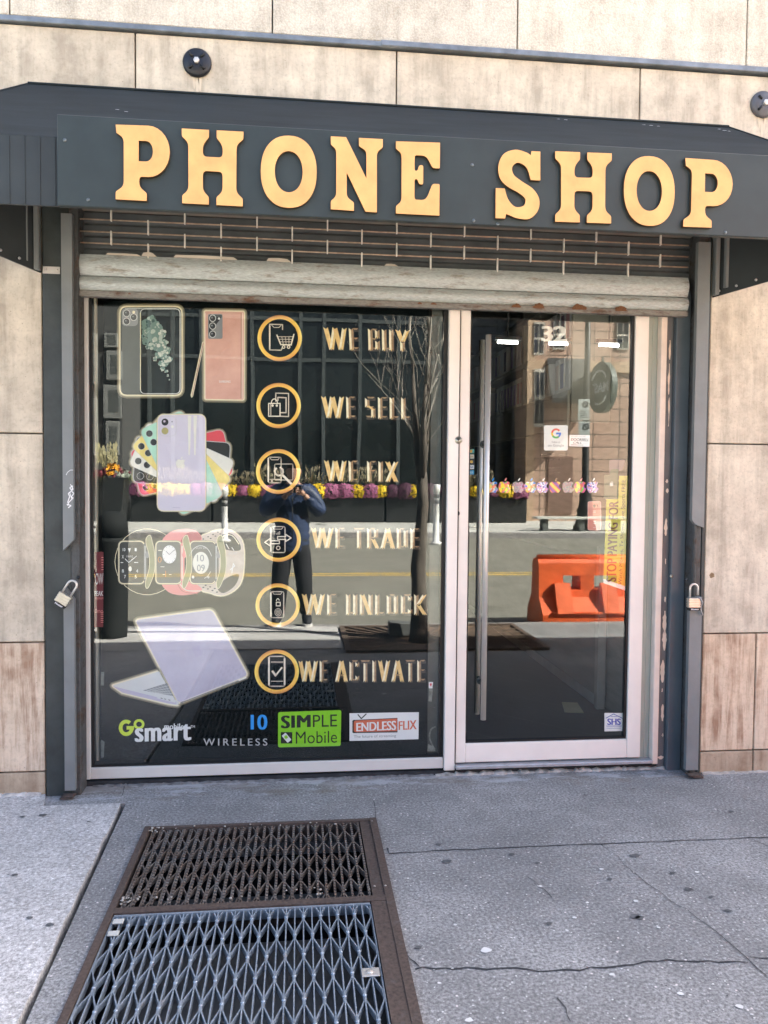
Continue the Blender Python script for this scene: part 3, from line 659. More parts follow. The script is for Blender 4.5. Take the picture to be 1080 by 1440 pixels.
def interior():
    m = MB(); X0, X1, Y1, Z1 = -1.1, 2.0, 5.0, 3.0
    m.face([(X0, .2, .04), (X1, .2, .04), (X1, Y1, .04), (X0, Y1, .04)], 0)
    fl = m.build('shop_floor', tile_mat('dark_floor_tile', (.022, .025, .028), (.026, .03, .032), (.06, .06, .06), .6, .6, .006, .35), BLD)
    wallm = mat('shop_wall', (.36, .36, .31), .7, var=.05)
    m = MB(); m.box(X1, X1 + .05, .2, Y1, 0, Z1); m.build('shop_side_wall', mat('laminate_panel', (.21, .21, .175), .6, var=.2, vs=3, stretch=(1, 1, 6)), BLD)
    m = MB(); m.box(X0 - .05, X0, .2, Y1, 0, Z1); m.box(X0, X1, Y1, Y1 + .05, 0, Z1); m.build('shop_back_wall', mat('dark_wall', (.06, .065, .06), .8), BLD)
    m = MB(); m.box(X0, X1, .2, Y1, Z1, Z1 + .05); m.build('shop_ceiling', mat('ceiling', (.12, .125, .115), .8), BLD)
    # wall panel with trim and kick strip on the right wall
    m = MB(); m.box(1.93, 1.9985, 1.05, 4.9, .12, 1.0, bev=.004); c = m.build('shop_counter', mat('counter_front', (.20, .20, .17), .5, var=.15, vs=2, stretch=(1, 1, 5)), None, (1.95, 2.5, .04))
    tag(c, 'pale wood counter along the right wall inside the shop door', 'counter')
    m = MB(); m.box(1.94, 1.95, 1.1, 4.9, .045, .118); m.build('kick_strip', mat('pale_kick', (.45, .46, .42), .5), c)
    m = MB(); m.box(1.915, 1.97, 1.0, 1.0495, .045, 1.1, bev=.003); m.build('end_post', mat('counter_post', (.33, .31, .26), .5), c)
    # wall shelves with packaged phone cases
    sh = MB(); sm = mat('shelf_laminate', (.34, .32, .26), .5)
    for z in (2.08, 2.40, 2.74): sh.box(1.72, 1.999, 1.1, 4.6, z, z + .03, bev=.003)
    for y in (1.08, 2.2, 3.4, 4.6): sh.box(1.74, 1.999, y, y + .03, 1.9, 2.9, bev=.002)
    sh.box(1.70, 1.7195, 1.05, 4.65, 1.86, 2.075, bev=.003)
    tag(sh.build('wall_shelf', sm, None, (1.9, 2.8, 1.86)), 'beige wall shelf unit high on the right wall inside the shop', 'shelf')
    pal = [(.60, .58, .56), (.44, .34, .56), (.16, .12, .17), (.52, .26, .28), (.62, .50, .42), (.22, .25, .40), (.58, .60, .60), (.50, .38, .60)]
    pm = [mat('package_%d' % k, c, .5) for k, c in enumerate(pal)]; wm = mat('package_white', (.62, .61, .58), .5)
    r = random.Random(17); protos = {}
    lab = {0: 'silver', 1: 'violet', 2: 'black', 3: 'dark red', 4: 'beige', 5: 'navy', 6: 'pale grey', 7: 'lilac'}
    for z, nm in ((2.112, 'lower'), (2.432, 'upper')):
        y = 1.16
        while y < 4.5:
            k = r.randrange(8)
            h = .235
            if k not in protos:
                m = MB(); m.box(1.75, 1.90, 0, .085, 0, h, bev=.003); o = m.build('phone_case_box', wm, None, (1.82, .04, 0))
                m = MB(); m.box(1.747, 1.7495, .014, .071, .03, h - .04); m.build('printed_card', pm[k], o); protos[k] = o; first = True
            else: o = copy_tree(protos[k])
            o.location = (1.82, y + .04, z)
            tag(o, '%s phone case package standing in the row on the %s wall shelf' % (lab[k], nm), 'package', 'phone case packages on the wall shelves')
            y += .1 + (r.random() < .12) * .12
            if any(abs(y + .0 - q) < .1 for q in (2.12, 3.32)): y += .13
    lm = mat('lamp_tube', (1, .98, .9), .4, emit=4.0)
    for i, (xa, xb) in enumerate(((700, 728), (772, 798), (843, 870))):
        a, b = at(xa, 481 + 2 * i, .8), at(xb, 482 + 2 * i, .8); m = MB(); m.tube([a, b], .008, 10)
        o = m.build('lamp_tube', lm, None); tag(o, ('first', 'second', 'third')[i] + ' short white tube lamp from the left inside the door', 'lamp', 'tube lamps inside the shop')
        m = MB(); m.box(a.x - .02, b.x + .02, (.785), (.815), a.z + .013, a.z + .035); m.tube([((a.x + b.x) / 2, .8, a.z + .035), ((a.x + b.x) / 2, .8, 3.0)], .006, 6); m.build('lamp_housing', STEEL_D, o)
    # yellow note on the floor, and the edge strips seen beside the window film
    m = MB(); p = [atz(790, 987, .046), atz(812, 988, .046), atz(821, 1002, .046), atz(794, 1001, .046)]; m.prism([(q.x, q.y) for q in p], 'z', .0425, .046); tag(m.build('paper_note', mat('note_paper', (.42, .40, .24), .8)), 'small yellowish paper lying on the dark shop floor', 'paper')
    m = MB(); m.box(at(130, 700, .17).x, at(137.5, 700, .17).x, .165, .19, .1, 2.42, bev=.002); m.build('window_reveal', mat('reveal_white', (.52, .49, .40), .6, var=.1), BLD)
interior()

# ================================================================== AWNING
def awning():
    YV, zb, zt = -.70, 2.53, 2.785
    ra, rb = at(40, 117, 0), at(1024, 180, 0); zr = (ra.z + rb.z) / 2
    fx0, fx1 = ra.x - .36, rb.x + .36; sx0, sx1 = OX0 - .002, at(1000, 420, 0).x + .004
    A = thing('awning', (.44, 0, zb), 'dark slate metal awning with sloped hipped top above the shop', 'awning')
    P = dict(rl=V((ra.x, -.002, zr)), rr=V((rb.x, -.002, zr)), fl=V((fx0, YV, zt)), fr=V((fx1, YV, zt)), wl=V((sx0 - .02, -.002, zt)), wr=V((sx1 + .02, -.002, zt)))
    def sheet(m, pts, t, mi=0):
        n = (pts[1] - pts[0]).cross(pts[-1] - pts[0]).normalized() * t
        A_, B_ = [m.bm.verts.new(p) for p in pts], [m.bm.verts.new(p + n) for p in pts]; k = len(pts)
        for f in [A_, B_[::-1]] + [[A_[i], B_[i], B_[(i + 1) % k], A_[(i + 1) % k]] for i in range(k)]: m.bm.faces.new(f)
    m = MB(); sheet(m, [P['fl'], P['fr'], P['rr'], P['rl']], -.006); sheet(m, [P['fl'], P['rl'], V((ra.x - .02, -.002, zt))], .006); sheet(m, [P['fr'], P['rr'], V((rb.x + .02, -.002, zt))], -.006)
    m.tube([P['rl'] + V((0, -.004, .002)), P['rr'] + V((0, -.004, .002))], .006, 6); m.tube([P['fl'], P['rl']], .005, 6); m.tube([P['fr'], P['rr']], .005, 6)
    m.build('awning_top', SLATE, A)
    m = MB(); m.box(fx0, fx1, YV, YV + .012, zb, zt - .001)
    for k in range(int((fx1 - fx0) / .055)):                 # ribbed sheet
        x = fx0 + .02 + k * .055; m.box(x, x + .006, YV - .003, YV, zb + .002, zt - .004)
    m.build('front_valance', SLATE2, A)
    for xa, xb, s in ((sx0, fx0, 1), (sx1, fx1, -1)):
        m = MB(); sheet(m, [V((xa, -.004, zb - .075)), V((xb, YV + .012, zb)), V((xb, YV + .012, zt - .002)), V((xa, -.004, zt - .002))], .008 * s)
        o = m.build('end_valance', SLATE2, A)
        m = MB(); d = (V((xb, YV, zb)) - V((xa, 0, zb - .075)))
        for t in (.06, .17, .29, .42, .56, .70, .85): p = V((xa, 0, zb - .075)) + d * t + V((.012 * s, 0, .02)); m.ball(p, .0075, 1)
        m.build('bolts', mat('bolt_zinc', (.45, .46, .46), .4, .6), o)
        m = MB(); x = xa + (-.02 if s > 0 else .012)
        m.box(min(x, x + .022 * s), max(x, x + .022 * s), -.05, -.013, zb - .07, zt, bev=.002); m.box(x - .03 * (1 if s > 0 else -1) - .012, x - .03 * (1 if s > 0 else -1) + .012, -.075, -.05, zb - .04, zt, bev=.002)
        m.build('bracket', STEEL_M, A)
    # white scrapes on the top
    m = MB(); r = random.Random(3)
    for px, py in ((785, 170), (795, 171), (905, 178), (915, 179), (925, 180), (1010, 184), (1018, 186), (1025, 187), (165, 157), (178, 160)):
        n = (P['fr'] - P['fl']).cross(P['rl'] - P['fl']).normalized(); d = _dir(px, py); t = (P['fl'] - CAM).dot(n) / d.dot(n); c = CAM + d * t + (n * .0085 if n.z > 0 else -n * .0085)
        ux = V((1, 0, 0)); uy = (P['rl'] - P['fl']); uy.x = 0; uy.normalize()
        m.face([c + ux * r.uniform(.004, .014) * math.cos(k) + uy * r.uniform(.002, .006) * math.sin(k) for k in [i * PI / 4 for i in range(8)]])
    m.build('scrape', mat('scraped_paint', (.5, .5, .5), .7), A)
    # sign board and letters
    s0, s1 = at(80, 200, YV - .03).x, at(1086, 280, YV - .03).x; bz, tz = at(80, 288, YV - .03).z - .002, at(80, 160, YV - .03).z
    S = thing('shop_sign', ((s0 + s1) / 2, YV - .03, bz), 'dark green black sign board with raised gold slab letters reading PHONE SHOP', 'sign')
    m = MB(); m.box(s0, s1 + .05, YV - .03, YV - .004, bz, tz, bev=.003); m.build('sign_board', SIGNB, S)
    for px, py in ((91, 197), (124, 281), (664, 232), (666, 310), (1020, 327), (1000, 232), (700, 315)):
        c = at(px, py, YV - .03); m = MB(); m.lathe([(.007, 0), (.006, -.003), (0, -.004)], c, 'y', 10); m.build('screw', mat('dull_screw', (.16, .18, .18), .4, .7), S)
    f = .07
    GL = {}
    GL['H'] = [rpoly([(0, 1), (.436, 1), (.436, .9, .02), (.337, .80, .08), (.337, .637, f), (.67, .637, f), (.67, .8, .08), (.57, .9, .02), (.57, 1), (1, 1), (1, .9, .02), (.89, .82, .08), (.89, .18, .08), (1, .1, .02), (1, 0), (.57, 0), (.57, .1, .02), (.67, .18, .08), (.67, .45, f), (.337, .45, f), (.337, .18, .08), (.436, .1, .02), (.436, 0), (0, 0), (0, .1, .02), (.105, .18, .08), (.105, .82, .08), (0, .9, .02)])]
    el = lambda cx, cy, rx, ry, n=44, p=2.0: [(cx + rx * math.copysign(abs(math.cos(2 * PI * k / n)) ** (2 / p), math.cos(2 * PI * k / n)), cy + ry * math.copysign(abs(math.sin(2 * PI * k / n)) ** (2 / p), math.sin(2 * PI * k / n))) for k in range(n)]
    GL['O'] = [el(.5, .5, .5, .51, p=2.25), el(.5, .5, .255, .295, p=2.1)]
    GL['N'] = [rpoly([(0, 1), (.29, 1), (.69, .44), (.69, .83, .06), (.545, .89, .02), (.545, 1), (1, 1), (1, .89, .02), (.885, .82, .06), (.885, 0), (.67, 0), (.30, .53), (.30, .18, .06), (.44, .11, .02), (.44, 0), (0, 0), (0, .11, .02), (.105, .18, .06), (.105, .83, .06), (0, .89, .02)])]
    GL['E'] = [rpoly([(0, 1), (1, 1), (1, .65, .02), (.84, .65, .05), (.70, .82, .1), (.42, .82, .05), (.42, .60, .05), (.50, .60, .04), (.53, .68, .04), (.62, .68, .03), (.62, .42, .03), (.53, .42, .04), (.50, .49, .04), (.42, .49, .05), (.42, .2, .05), (.70, .2, .1), (.84, .43, .05), (1, .43, .02), (1, 0), (0, 0), (0, .1, .02), (.13, .17, .06), (.13, .84, .06), (0, .9, .02)])]
    bowl = [(.60 + .40 * math.cos(a), .66 + .34 * math.sin(a)) for a in [PI / 2 - k * PI / 14 for k in range(15)]]
    GL['P'] = [[(0, 1)] + bowl + rpoly([(.62, .32), (.43, .32, .06), (.43, .18, .07), (.57, .1, .02), (.57, 0), (0, 0), (0, .1, .02), (.15, .18, .07), (.15, .83, .07), (0, .9, .02)])[1:], [(.42, .80), (.56, .80)] + [(.56 + .135 * math.cos(a), .66 + .14 * math.sin(a)) for a in [PI / 2 - k * PI / 10 for k in range(1, 10)]] + [(.56, .52), (.42, .52)]]
    sp = lambda P, sg=5: smooth_pts(P, sg, False)
    So = sp([(338, 530), (348, 560), (368, 580), (392, 576), (397, 557), (380, 541), (345, 522), (325, 500), (321, 465), (336, 433), (368, 420), (398, 426), (412, 434)]) + [(414, 422), (438, 422), (438, 502), (412, 502)] + sp([(412, 502), (400, 468), (376, 455), (359, 468), (363, 490), (385, 507), (418, 528), (435, 556), (431, 588), (408, 611), (375, 611), (352, 603), (343, 600)]) + [(340, 613), (314, 613), (314, 530)]
    GL['S'] = [[((x - 314) / 124, (614 - y) / 194) for x, y in So]]
    Q = [('P', (163, 175.5), (238.5, 178), (238.5, 284), (163, 280)), ('H', (256, 181), (342, 185.5), (341, 290), (256.5, 285.5)), ('O', (367, 191), (445, 193), (445, 292), (367, 290)), ('N', (465.5, 192), (538, 196), (538, 299), (465.5, 294)), ('E', (557, 199), (618.5, 201), (617.5, 303), (557, 300)),
         ('S', (698, 209.5), (759.5, 212.5), (759.5, 309.5), (697, 307)), ('H', (781, 213), (860, 216), (859, 314), (781, 311.5)), ('O', (877.5, 219.5), (948.5, 222), (948.5, 318), (877.5, 315)), ('P', (964, 222.5), (1030, 227), (1030, 321), (961, 318.5))]
    YF = YV - .03
    for ch, TL, TR, BR, BL in Q:
        TL, TR, BR, BL = map(V, (TL, TR, BR, BL))
        def mp(u, k):
            p = (BL * (1 - u) + BR * u) * (1 - k) + (TL * (1 - u) + TR * u) * k; return p
        sps = []
        for pts in GL[ch]:
            o = []
            for u, k in pts: p = mp(u, k); q = at(p.x, p.y, YF - .016); o.append((q.x, q.z))
            sps.append(o)
        me = curve_mesh(sps, .007, .0012)
        for v in me.vertices: v.co = V((v.co.x, YF - .0085 - v.co.z, v.co.y))
        for pl in me.polygons: pl.material_index = 0 if abs(pl.normal.z) > .7 or abs(pl.normal.y) > .7 else 1
        m = MB(); m.mesh(me)
        m.bm.normal_update()
        for fc in m.bm.faces: fc.material_index = 0 if abs(fc.normal.y) > .6 else 1
        m.build('letter', [LET, LETE], S, fix=False)
awning()

# ================================================================== ROLLER SHUTTER
def shutter():
    R = thing('roller_shutter', (.45, .03, 2.3), 'rolled-up galvanised roller shutter with open grille under the awning', 'roller shutter')
    YS = .03
    zb = at(540, 431, YS).z; x0, x1 = -1.03, at(966, 440, YS).x
    h1 = at(540, 374, YS).z; mid = at(540, 403, YS).z
    m = MB()
    def slat(z0, z1):
        n = 8; pr = [(YS - .020 * math.sin(PI * (k + .3) / (n + .6)) , z0 + (z1 - z0) * k / n) for k in range(n + 1)]
        m.prism(pr + [(YS + .012, z1), (YS + .012, z0)], 'x', x0, x1)
    slat(mid + .002, h1); slat(zb + .028, mid - .002)
    m.build('slats', GALV, R)
    m = MB(); m.box(x0, x1, YS - .016, YS + .02, zb - .002, zb + .026, bev=.003); m.build('bottom_bar', rusty_mat('rusty_bar', (.21, .20, .18), (.12, .065, .04), .36, .1, .6, 8, (1, 1, 3)), R)
    rbm = rusty_mat('rust_bloom', (.12, .06, .03), (.16, .07, .03), .9, 0, .9, 30); r = random.Random(14)
    for px, a in ((726, .02), (758, .026), (815, .032), (873, .028), (610, .012), (590, .01), (405, .006), (182, .006)):
        c = at(px, 434 + (px - 540) * .014, YS - .0215); n = 10
        m = MB(); m.face([(c.x + 1.25 * a * r.uniform(.8, 1.15) * math.cos(PI * k / n), YS - .0215, zb + .012 + a * 1.0 * r.uniform(.75, 1.1) * math.sin(PI * k / n)) for k in range(n + 1)]); m.build('rust_patch', rbm, R)
    #('rust_bloom', (.12, .06, .03), (.16, .07, .03), .9, 0, .9, 30), R)
    # torn pale strip on the top edge of the slats
    m = MB()
    for xa, xb, hh in ((245, 335, .010), (375, 410, .012), (200, 222, .016), (540, 560, .006), (150, 200, .005)):
        a, b = at(xa, 360, YS).x, at(xb, 360, YS).x
        m.face([(a, YS - .021, h1 - .004), (b, YS - .021, h1 - .006), (b - .02, YS - .021, h1 + hh * .7), ((a + b) / 2, YS - .021, h1 + hh), (a + .01, YS - .021, h1 + hh * .8)])
    m.build('torn_strip', mat('torn_tape', (.50, .44, .36), .8), R)
    # grille: rods linked by short upright links
    zr = [at(540, y, YS).z for y in (358.5, 343, 326.5, 309, 291)]
    m = MB()
    for z in zr: m.tube([(x0, YS, z), (x1, YS, z)], .0035, 6)
    m.build('grille_rods', ROD, R)
    cols = [at(p, 330, YS).x for p in (156.5, 208.5, 260, 311, 361.5, 411, 460.5, 509, 558, 606, 653, 700, 746.5, 793, 838.5, 884, 929)]
    link = None
    zz = [h1 + .0] + zr
    zz = [h1 - .01] + zr + [zr[-1] + .06]
    for i, x in enumerate(cols):
        for k in range(i % 2 == 0, len(zz) - 1, 2):
            a, b = zz[k] - .006, zz[k + 1] + .006
            m = MB(); m.box(x - .0035, x + .0035, YS - .008, YS + .006, a, b, bev=.0015); m.build('grille_link', LINK, R)
    # housing and dark folded slats behind the grille
    m = MB()
    z = h1 - .06
    while z < 2.95:
        m.prism([(.10, z), (.088, z + .012), (.088, z + .04), (.10, z + .052)], 'x', -1.1, 2.04); z += .058
    m.box(-1.12, 2.06, .1005, .16, 2.44, 2.95)
    m.build('coil_housing', mat('dark_coil', (.085, .095, .102), .5, .1, .25, 6), R)
    # guide rails with steel covers
    for side in (0, 1):
        if not side:
            g0, g1, c0, c1 = -1.068, -1.028, at(88.5, 600, -.03).x, at(103.5, 600, -.03).x
        else:
            g0, g1, c0, c1 = 2.003, 2.05, at(974, 640, -.03).x, at(991, 640, -.03).x
        m = MB(); m.box(g0, g1, -.010, .094, .0, 2.78, bev=.003)
        if side: m.tube([(2.010, -.018, .0), (2.010, -.018, 2.7)], .010, 8)
        gr = m.build('guide_rail', STEEL_K, R)
        zt_, za, zb_, zc = 2.72, (1.17 if not side else 1.285), (.97 if not side else .93), .035
        m = MB(); w_ = c1 - c0; s = -1 if side else 1
        # upper cover ends in a slant; lower cover starts in one
        up = [(c0, zt_), (c1, zt_), (c1, za + (.05 if not side else 0)), (c0, za + (0 if not side else .0))] if not side else [(c0, zt_), (c1, zt_), (c1, za), (c0 + .02, za + .015), (c0, za + .04)]
        m.prism(up, 'y', -.04, -.0125)
        lo = [(c0, zb_ + .0), (c0 + .006, zb_ + .03), (c1, zb_ - .03), (c1, zc), (c0, zc)] if not side else [(c0, zb_), (c1, zb_), (c1, zc), (c0, zc)]
        m.prism(lo, 'y', -.04, -.0125)
        cv = m.build('rail_cover', STEEL_M, R)
        c = at(110.5, 812, -.013) if not side else at(965, 815, -.019)
        m = MB(); m.lathe([(.009, 0), (.009, -.0015), (0, -.0015)], c, 'y', 12); m.build('lock_hole', GASKET, gr)
        m = MB(); b0, b1 = (g0 - .04, g1 - .02) if not side else (g0 - .0, g1 + .01)
        m.box(b0, b1, -.075, -.0125, .0065 if not side else .004, .014, bev=.002); m.box(c0, c1, -.0755, -.041, .0145, .022, bev=.002)
        m.build('base_plate', RUST, R)
    # white scribble on the left cover
    m = MB(); Y = -.0412
    def sc(P, wd=1.0):
        for a, b in zip(P, P[1:]):
            a, b = V(a), V(b); d = (b - a).normalized(); q = V((-d.y, d.x)) * wd * .5
            m.face([at(*(a + q), Y), at(*(b + q), Y), at(*(b - q), Y), at(*(a - q), Y)])
    sc([(93, 668), (95, 664), (99, 661), (103, 661)], .7)
    sc([(95, 707), (98, 698), (96, 694), (101, 690), (98, 686), (102, 683), (101, 691), (104, 694), (100, 699), (103, 700), (97, 706), (95, 711)], 1.3); sc([(99, 681), (103, 688), (98, 693), (101, 702)], 1.0); sc([(94, 709), (100, 711), (96, 714)], 1.4)
    m.build('paint_scribble', paint('white_marker', (.75, .75, .75)), R)
shutter()

def padlock(c, ang, open_, label):
    """c: where the shackle passes the hole; the body hangs at an angle"""
    root = thing('padlock', c, label, 'padlock', 'padlocks on the shutter rails')
    ca, sa = math.cos(ang), math.sin(ang)
    def P(x, y, z): return V(c) + V((x * ca - z * sa, y, x * sa + z * ca))
    m = MB(); m.box(-.031, .031, -.014, .014, -.115, -.064, bev=.005, seg=2)
    for k in range(4): m.box(-.0315, .0315, -.0148, .0148, -.112 + k * .0125, -.1035 + k * .0125, bev=.0015)
    for v in m.bm.verts: v.co = P(*v.co)
    m.build('lock_body', mat('laminated_steel', (.50, .47, .40), .35, .7, .1, 20), root)
    m = MB(); m.box(-.026, .026, -.0155, -.0149, -.125, -.113); m.box(-.029, .029, -.0145, .0145, -.128, -.1155, bev=.002)
    for v in m.bm.verts: v.co = P(*v.co)
    m.build('lock_base', GASKET, root)
    pts = [(-.021, 0, -.066), (-.021, 0, -.015)] + [(-.021 * math.cos(a), 0, -.015 + .021 * math.sin(a)) for a in [k * PI / 8 for k in range(1, 8)]] + [(.021, 0, -.015), (.021, 0, -.066 if not open_ else -.05)]
    m = MB(); m.tube([P(*p) for p in pts], .0052, 10); m.build('shackle', CHROME, root)
    m = MB(); me = text_mesh('Master', .012)
    xs = [v.co.x for v in me.vertices]; ys = [v.co.y for v in me.vertices]
    for v in me.vertices: v.co = P(-.020 + .040 * (v.co.x - min(xs)) / (max(xs) - min(xs)), -.0158, -.1235 + .008 * (v.co.y - min(ys)) / (max(ys) - min(ys))) if False else P(-.020 + .040 * (v.co.x - min(xs)) / (max(xs) - min(xs)), -.0160, -.1245 + .009 * (v.co.y - min(ys)) / (max(ys) - min(ys)))
    m.mesh(me); m.build('maker_mark', paint('mark_white', (.8, .8, .8)), root, fix=False)
    return root
pl = padlock(tuple(at(104, 819, -.056)), math.radians(-32), False, 'steel padlock hanging tilted from the left shutter rail')
pr = padlock(tuple(at(976, 823, -.058)), 0, True, 'upright steel padlock with a wire loop on the right shutter rail')
m = MB(); c = at(976, 823, -.058); m.tube([c + V(q) for q in ((.012, .0, -.06), (.026, -.014, -.064), (.04, -.012, -.085), (.036, 0, -.11), (.04, .004, -.13), (.05, 0, -.155))], .0055, 8); m.build('wire_loop', mat('grey_wire', (.25, .25, .25), .5), pr)

# ================================================================== PRINTS ON THE WINDOW
HALO = paint('print_glow', (.80, .72, .50)); HALO2 = paint('print_glow_soft', (.16, .14, .085)); HALO1 = paint('print_glow_mid', (.42, .37, .25))
BLK = paint('print_black', (.012, .014, .015)); WHT = paint('print_white', (.78, .78, .77)); GRY = paint('print_grey', (.22, .23, .24)); LGRY = paint('print_pale_grey', (.52, .52, .52))
DGRN = mat('print_phone_green', (.055, .066, .062), .6, var=.2, vs=8, t=(.2, .8)); SCR = paint('print_screen', (.010, .014, .014))
SMOKE = mat('print_smoke', (.13, .21, .19), .7, c2=(.52, .58, .52), vs=55, t=(.35, .68))
BRONZE = mat('print_bronze', (.60, .30, .23), .6, c2=(.82, .50, .41), vs=4, t=(.25, .75)); BRZL = paint('print_bronze_light', (.76, .55, .46))
LILAC = paint('print_lilac', (.62, .58, .68)); LILD = paint('print_lilac_shade', (.48, .44, .56)); MINT = paint('print_mint', (.42, .70, .55)); YEL = paint('print_yellow', (.80, .66, .22)); CRM = paint('print_cream', (.76, .74, .66)); RED = paint('print_red', (.68, .07, .09)); LENS = paint('print_lens', (.02, .022, .025)); OLIVE = paint('print_olive', (.40, .36, .15))
PNK = paint('print_coral', (.75, .26, .25)); SILV = paint('print_silver', (.62, .63, .62)); LIME = paint('print_lime', (.60, .75, .04)); SKYB = paint('print_blue', (.03, .32, .82)); GREEN = paint('print_green', (.24, .60, .02)); ORED = paint('print_orange_red', (.62, .12, .05))
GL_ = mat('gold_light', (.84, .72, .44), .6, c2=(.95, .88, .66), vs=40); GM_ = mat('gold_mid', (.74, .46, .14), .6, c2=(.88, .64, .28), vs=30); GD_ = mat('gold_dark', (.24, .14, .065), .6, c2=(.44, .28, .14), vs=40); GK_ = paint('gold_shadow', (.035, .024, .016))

m = MB(); fp = [(146, 424), (603, 424), (601, 1062), (141, 1069)]
m.face([at(x, y, YB + .0012) for x, y in fp]); tag(m.build('window_film', FILM, None, at(370, 1066, YB)), 'matt black film covering the inside of the big shop window', 'window film')
def deco(m, name, mats, label, cat, group=None, loc=None):
    return tag(m.build(name, mats, None, loc), label, cat, group)

# two phones side by side
d = Decal(); M_ = [HALO, DGRN, SCR, SMOKE, LENS, SILV, GRY, HALO1, HALO2, paint('smoke_dark', (.05, .10, .095)), paint('smoke_mid', (.16, .25, .22)), paint('smoke_pale', (.42, .48, .42)), paint('smoke_light', (.60, .62, .55))]
o = rrect(169.5, 432, 255, 555, 9); d.halo(o, 0, 1.7, 2); d.halo(offset_poly(o, 1.7), 7, 1.3, 2); d.halo(offset_poly(o, 3), 8, 2, 2)
d.pg(o, 1, 3); d.pg(rrect(197, 434, 254, 554, 7), 5, 4); d.pg(rrect(198, 435, 252.5, 553, 6), 2, 5)
d.line([(197.5, 440), (197.5, 548)], 1.2, 0, 6); d.line([(176, 434), (248, 433.5)], .6, 5, 6)
d.pg(rrect(171.5, 434, 194, 458.5, 6), 6, 5)
for cx, cy in ((178, 440.5), (178, 452), (188, 446)): d.ell(cx, cy, 5, 5.2, 5, 6); d.ell(cx, cy, 4.1, 4.3, 4, 7); d.ell(cx - 1, cy - 1, 1.1, 1.1, 6, 8)
d.ell(188, 439, 2, 2, 0, 6)
r = random.Random(4)
for k, (cx, cy, a) in enumerate(((207, 455, 8), (213, 450, 7), (205, 466, 6), (217, 460, 8), (222, 462, 7), (228, 470, 6), (214, 472, 9), (222, 476, 8), (205, 480, 6), (230, 482, 6), (225, 490, 8), (216, 486, 7), (235, 492, 6), (230, 500, 7), (222, 500, 5), (208, 488, 4), (238, 505, 5), (232, 510, 6), (226, 511, 4), (229, 518, 3.5), (234, 522, 2.5), (236, 528, 1.8), (238, 534, 1.2), (202, 460, 4), (202, 473, 4), (218, 505, 3))):
    for q_ in range(7):
        n = 10; tt, rr0 = r.uniform(0, 2 * PI), a * math.sqrt(r.random()) * .95; ax, ay = cx + rr0 * math.cos(tt), cy + rr0 * math.sin(tt); aa = a * r.uniform(.14, .40); lit = (ax - 215) / 22 + r.uniform(-.9, .9) + (ay - 470) / 60; mi_ = 9 if lit < -.6 else 10 if lit < .1 else 11 if lit < .9 else 12
        d.pg([(max(199, ax + aa * r.uniform(.85, 1.1) * math.cos(2 * PI * i / n)), ay + aa * r.uniform(.85, 1.1) * math.sin(2 * PI * i / n)) for i in range(n)], mi_, 7.2 + k * .05 + q_ * .006)
    n = 14; d.pg([(max(199, cx + a * r.uniform(.72, 1.15) * math.cos(2 * PI * i / n)), cy + a * r.uniform(.72, 1.15) * math.sin(2 * PI * i / n)) for i in range(n)], 10, 6 + k * .04)
deco(d, 'phone_picture', M_, 'picture of a dark green phone pair with smoky screen, window top left', 'window decal')
# bronze phone with pen
d = Decal(); M_ = [HALO, BRONZE, BRZL, LENS, GRY, SILV, WHT, HALO1, HALO2, paint('print_bronze_dark', (.30, .12, .08))]
o = rpoly([(288, 437.5, 2), (343, 438.5, 2), (342.5, 562, 2), (288.5, 561, 2)]); d.halo(o, 0, 1.3, 2); d.halo(offset_poly(o, 1.3), 7, 1.3, 2); d.halo(offset_poly(o, 2.6), 8, 2, 2)
d.pg(o, 1, 3); d.line([(288.6, 440), (289, 560)], 1.2, 2, 4); d.line([(341, 440), (340.6, 560)], 2.0, 2, 4); d.line([(339.2, 440), (339, 560)], .8, 9, 4)
d.pg(rrect(292.5, 441.5, 313, 476.5, 2.5), 4, 4); d.pg(rpoly([(293.5, 442.5, 2), (312, 442.5, 2), (312, 446), (293.5, 470)]), 3, 5)
for cy in (447.5, 458.5, 470): d.ell(299, cy, 4.8, 5, 5, 6); d.ell(299, cy, 3.9, 4.1, 3, 7); d.ell(298, cy - .8, 1.3, 1.3, 4, 8)
d.ell(308, 448, 1.6, 1.6, 6, 6)
d.pg([(284.5, 481), (287.5, 480), (271.5, 557), (269.5, 559.5), (268, 556)], 0, 4); d.pg([(285.2, 482), (287, 481.5), (271, 556), (269.5, 558)], 9, 5); d.pg([(286.4, 482), (287, 481.5), (271, 556), (270.4, 556)], 2, 6)
d.text('SAMSUNG', q4(308, 535, 324, 538.2), 6, 4, .01, 0, 1.1)
deco(d, 'phone_picture', M_, 'picture of a bronze pink phone back with its slim pen beside it', 'window decal')

APPLE_B = smooth_pts([(0, -.30), (.18, -.385), (.36, -.34), (.45, -.24), (.36, -.12), (.33, .0), (.37, .13), (.49, .22), (.42, .41), (.28, .57), (.13, .56), (0, .52), (-.14, .56), (-.28, .57), (-.42, .40), (-.50, .12), (-.47, -.17), (-.33, -.345), (-.14, -.37)], 3)
APPLE_L = smooth_pts([(.0, -.42), (.02, -.56), (.17, -.70), (.17, -.58), (.10, -.46)], 3)
def apple(d, cx, cy, s, mi, layer, rot=0, mi2=None, sx=1.0):
    for P, k in ((APPLE_B, mi), (APPLE_L, mi if mi2 is None else mi2)):
        d.pg(rot_pts([(cx + x * s * sx, cy + y * s) for x, y in P], (cx, cy), rot), k, layer)

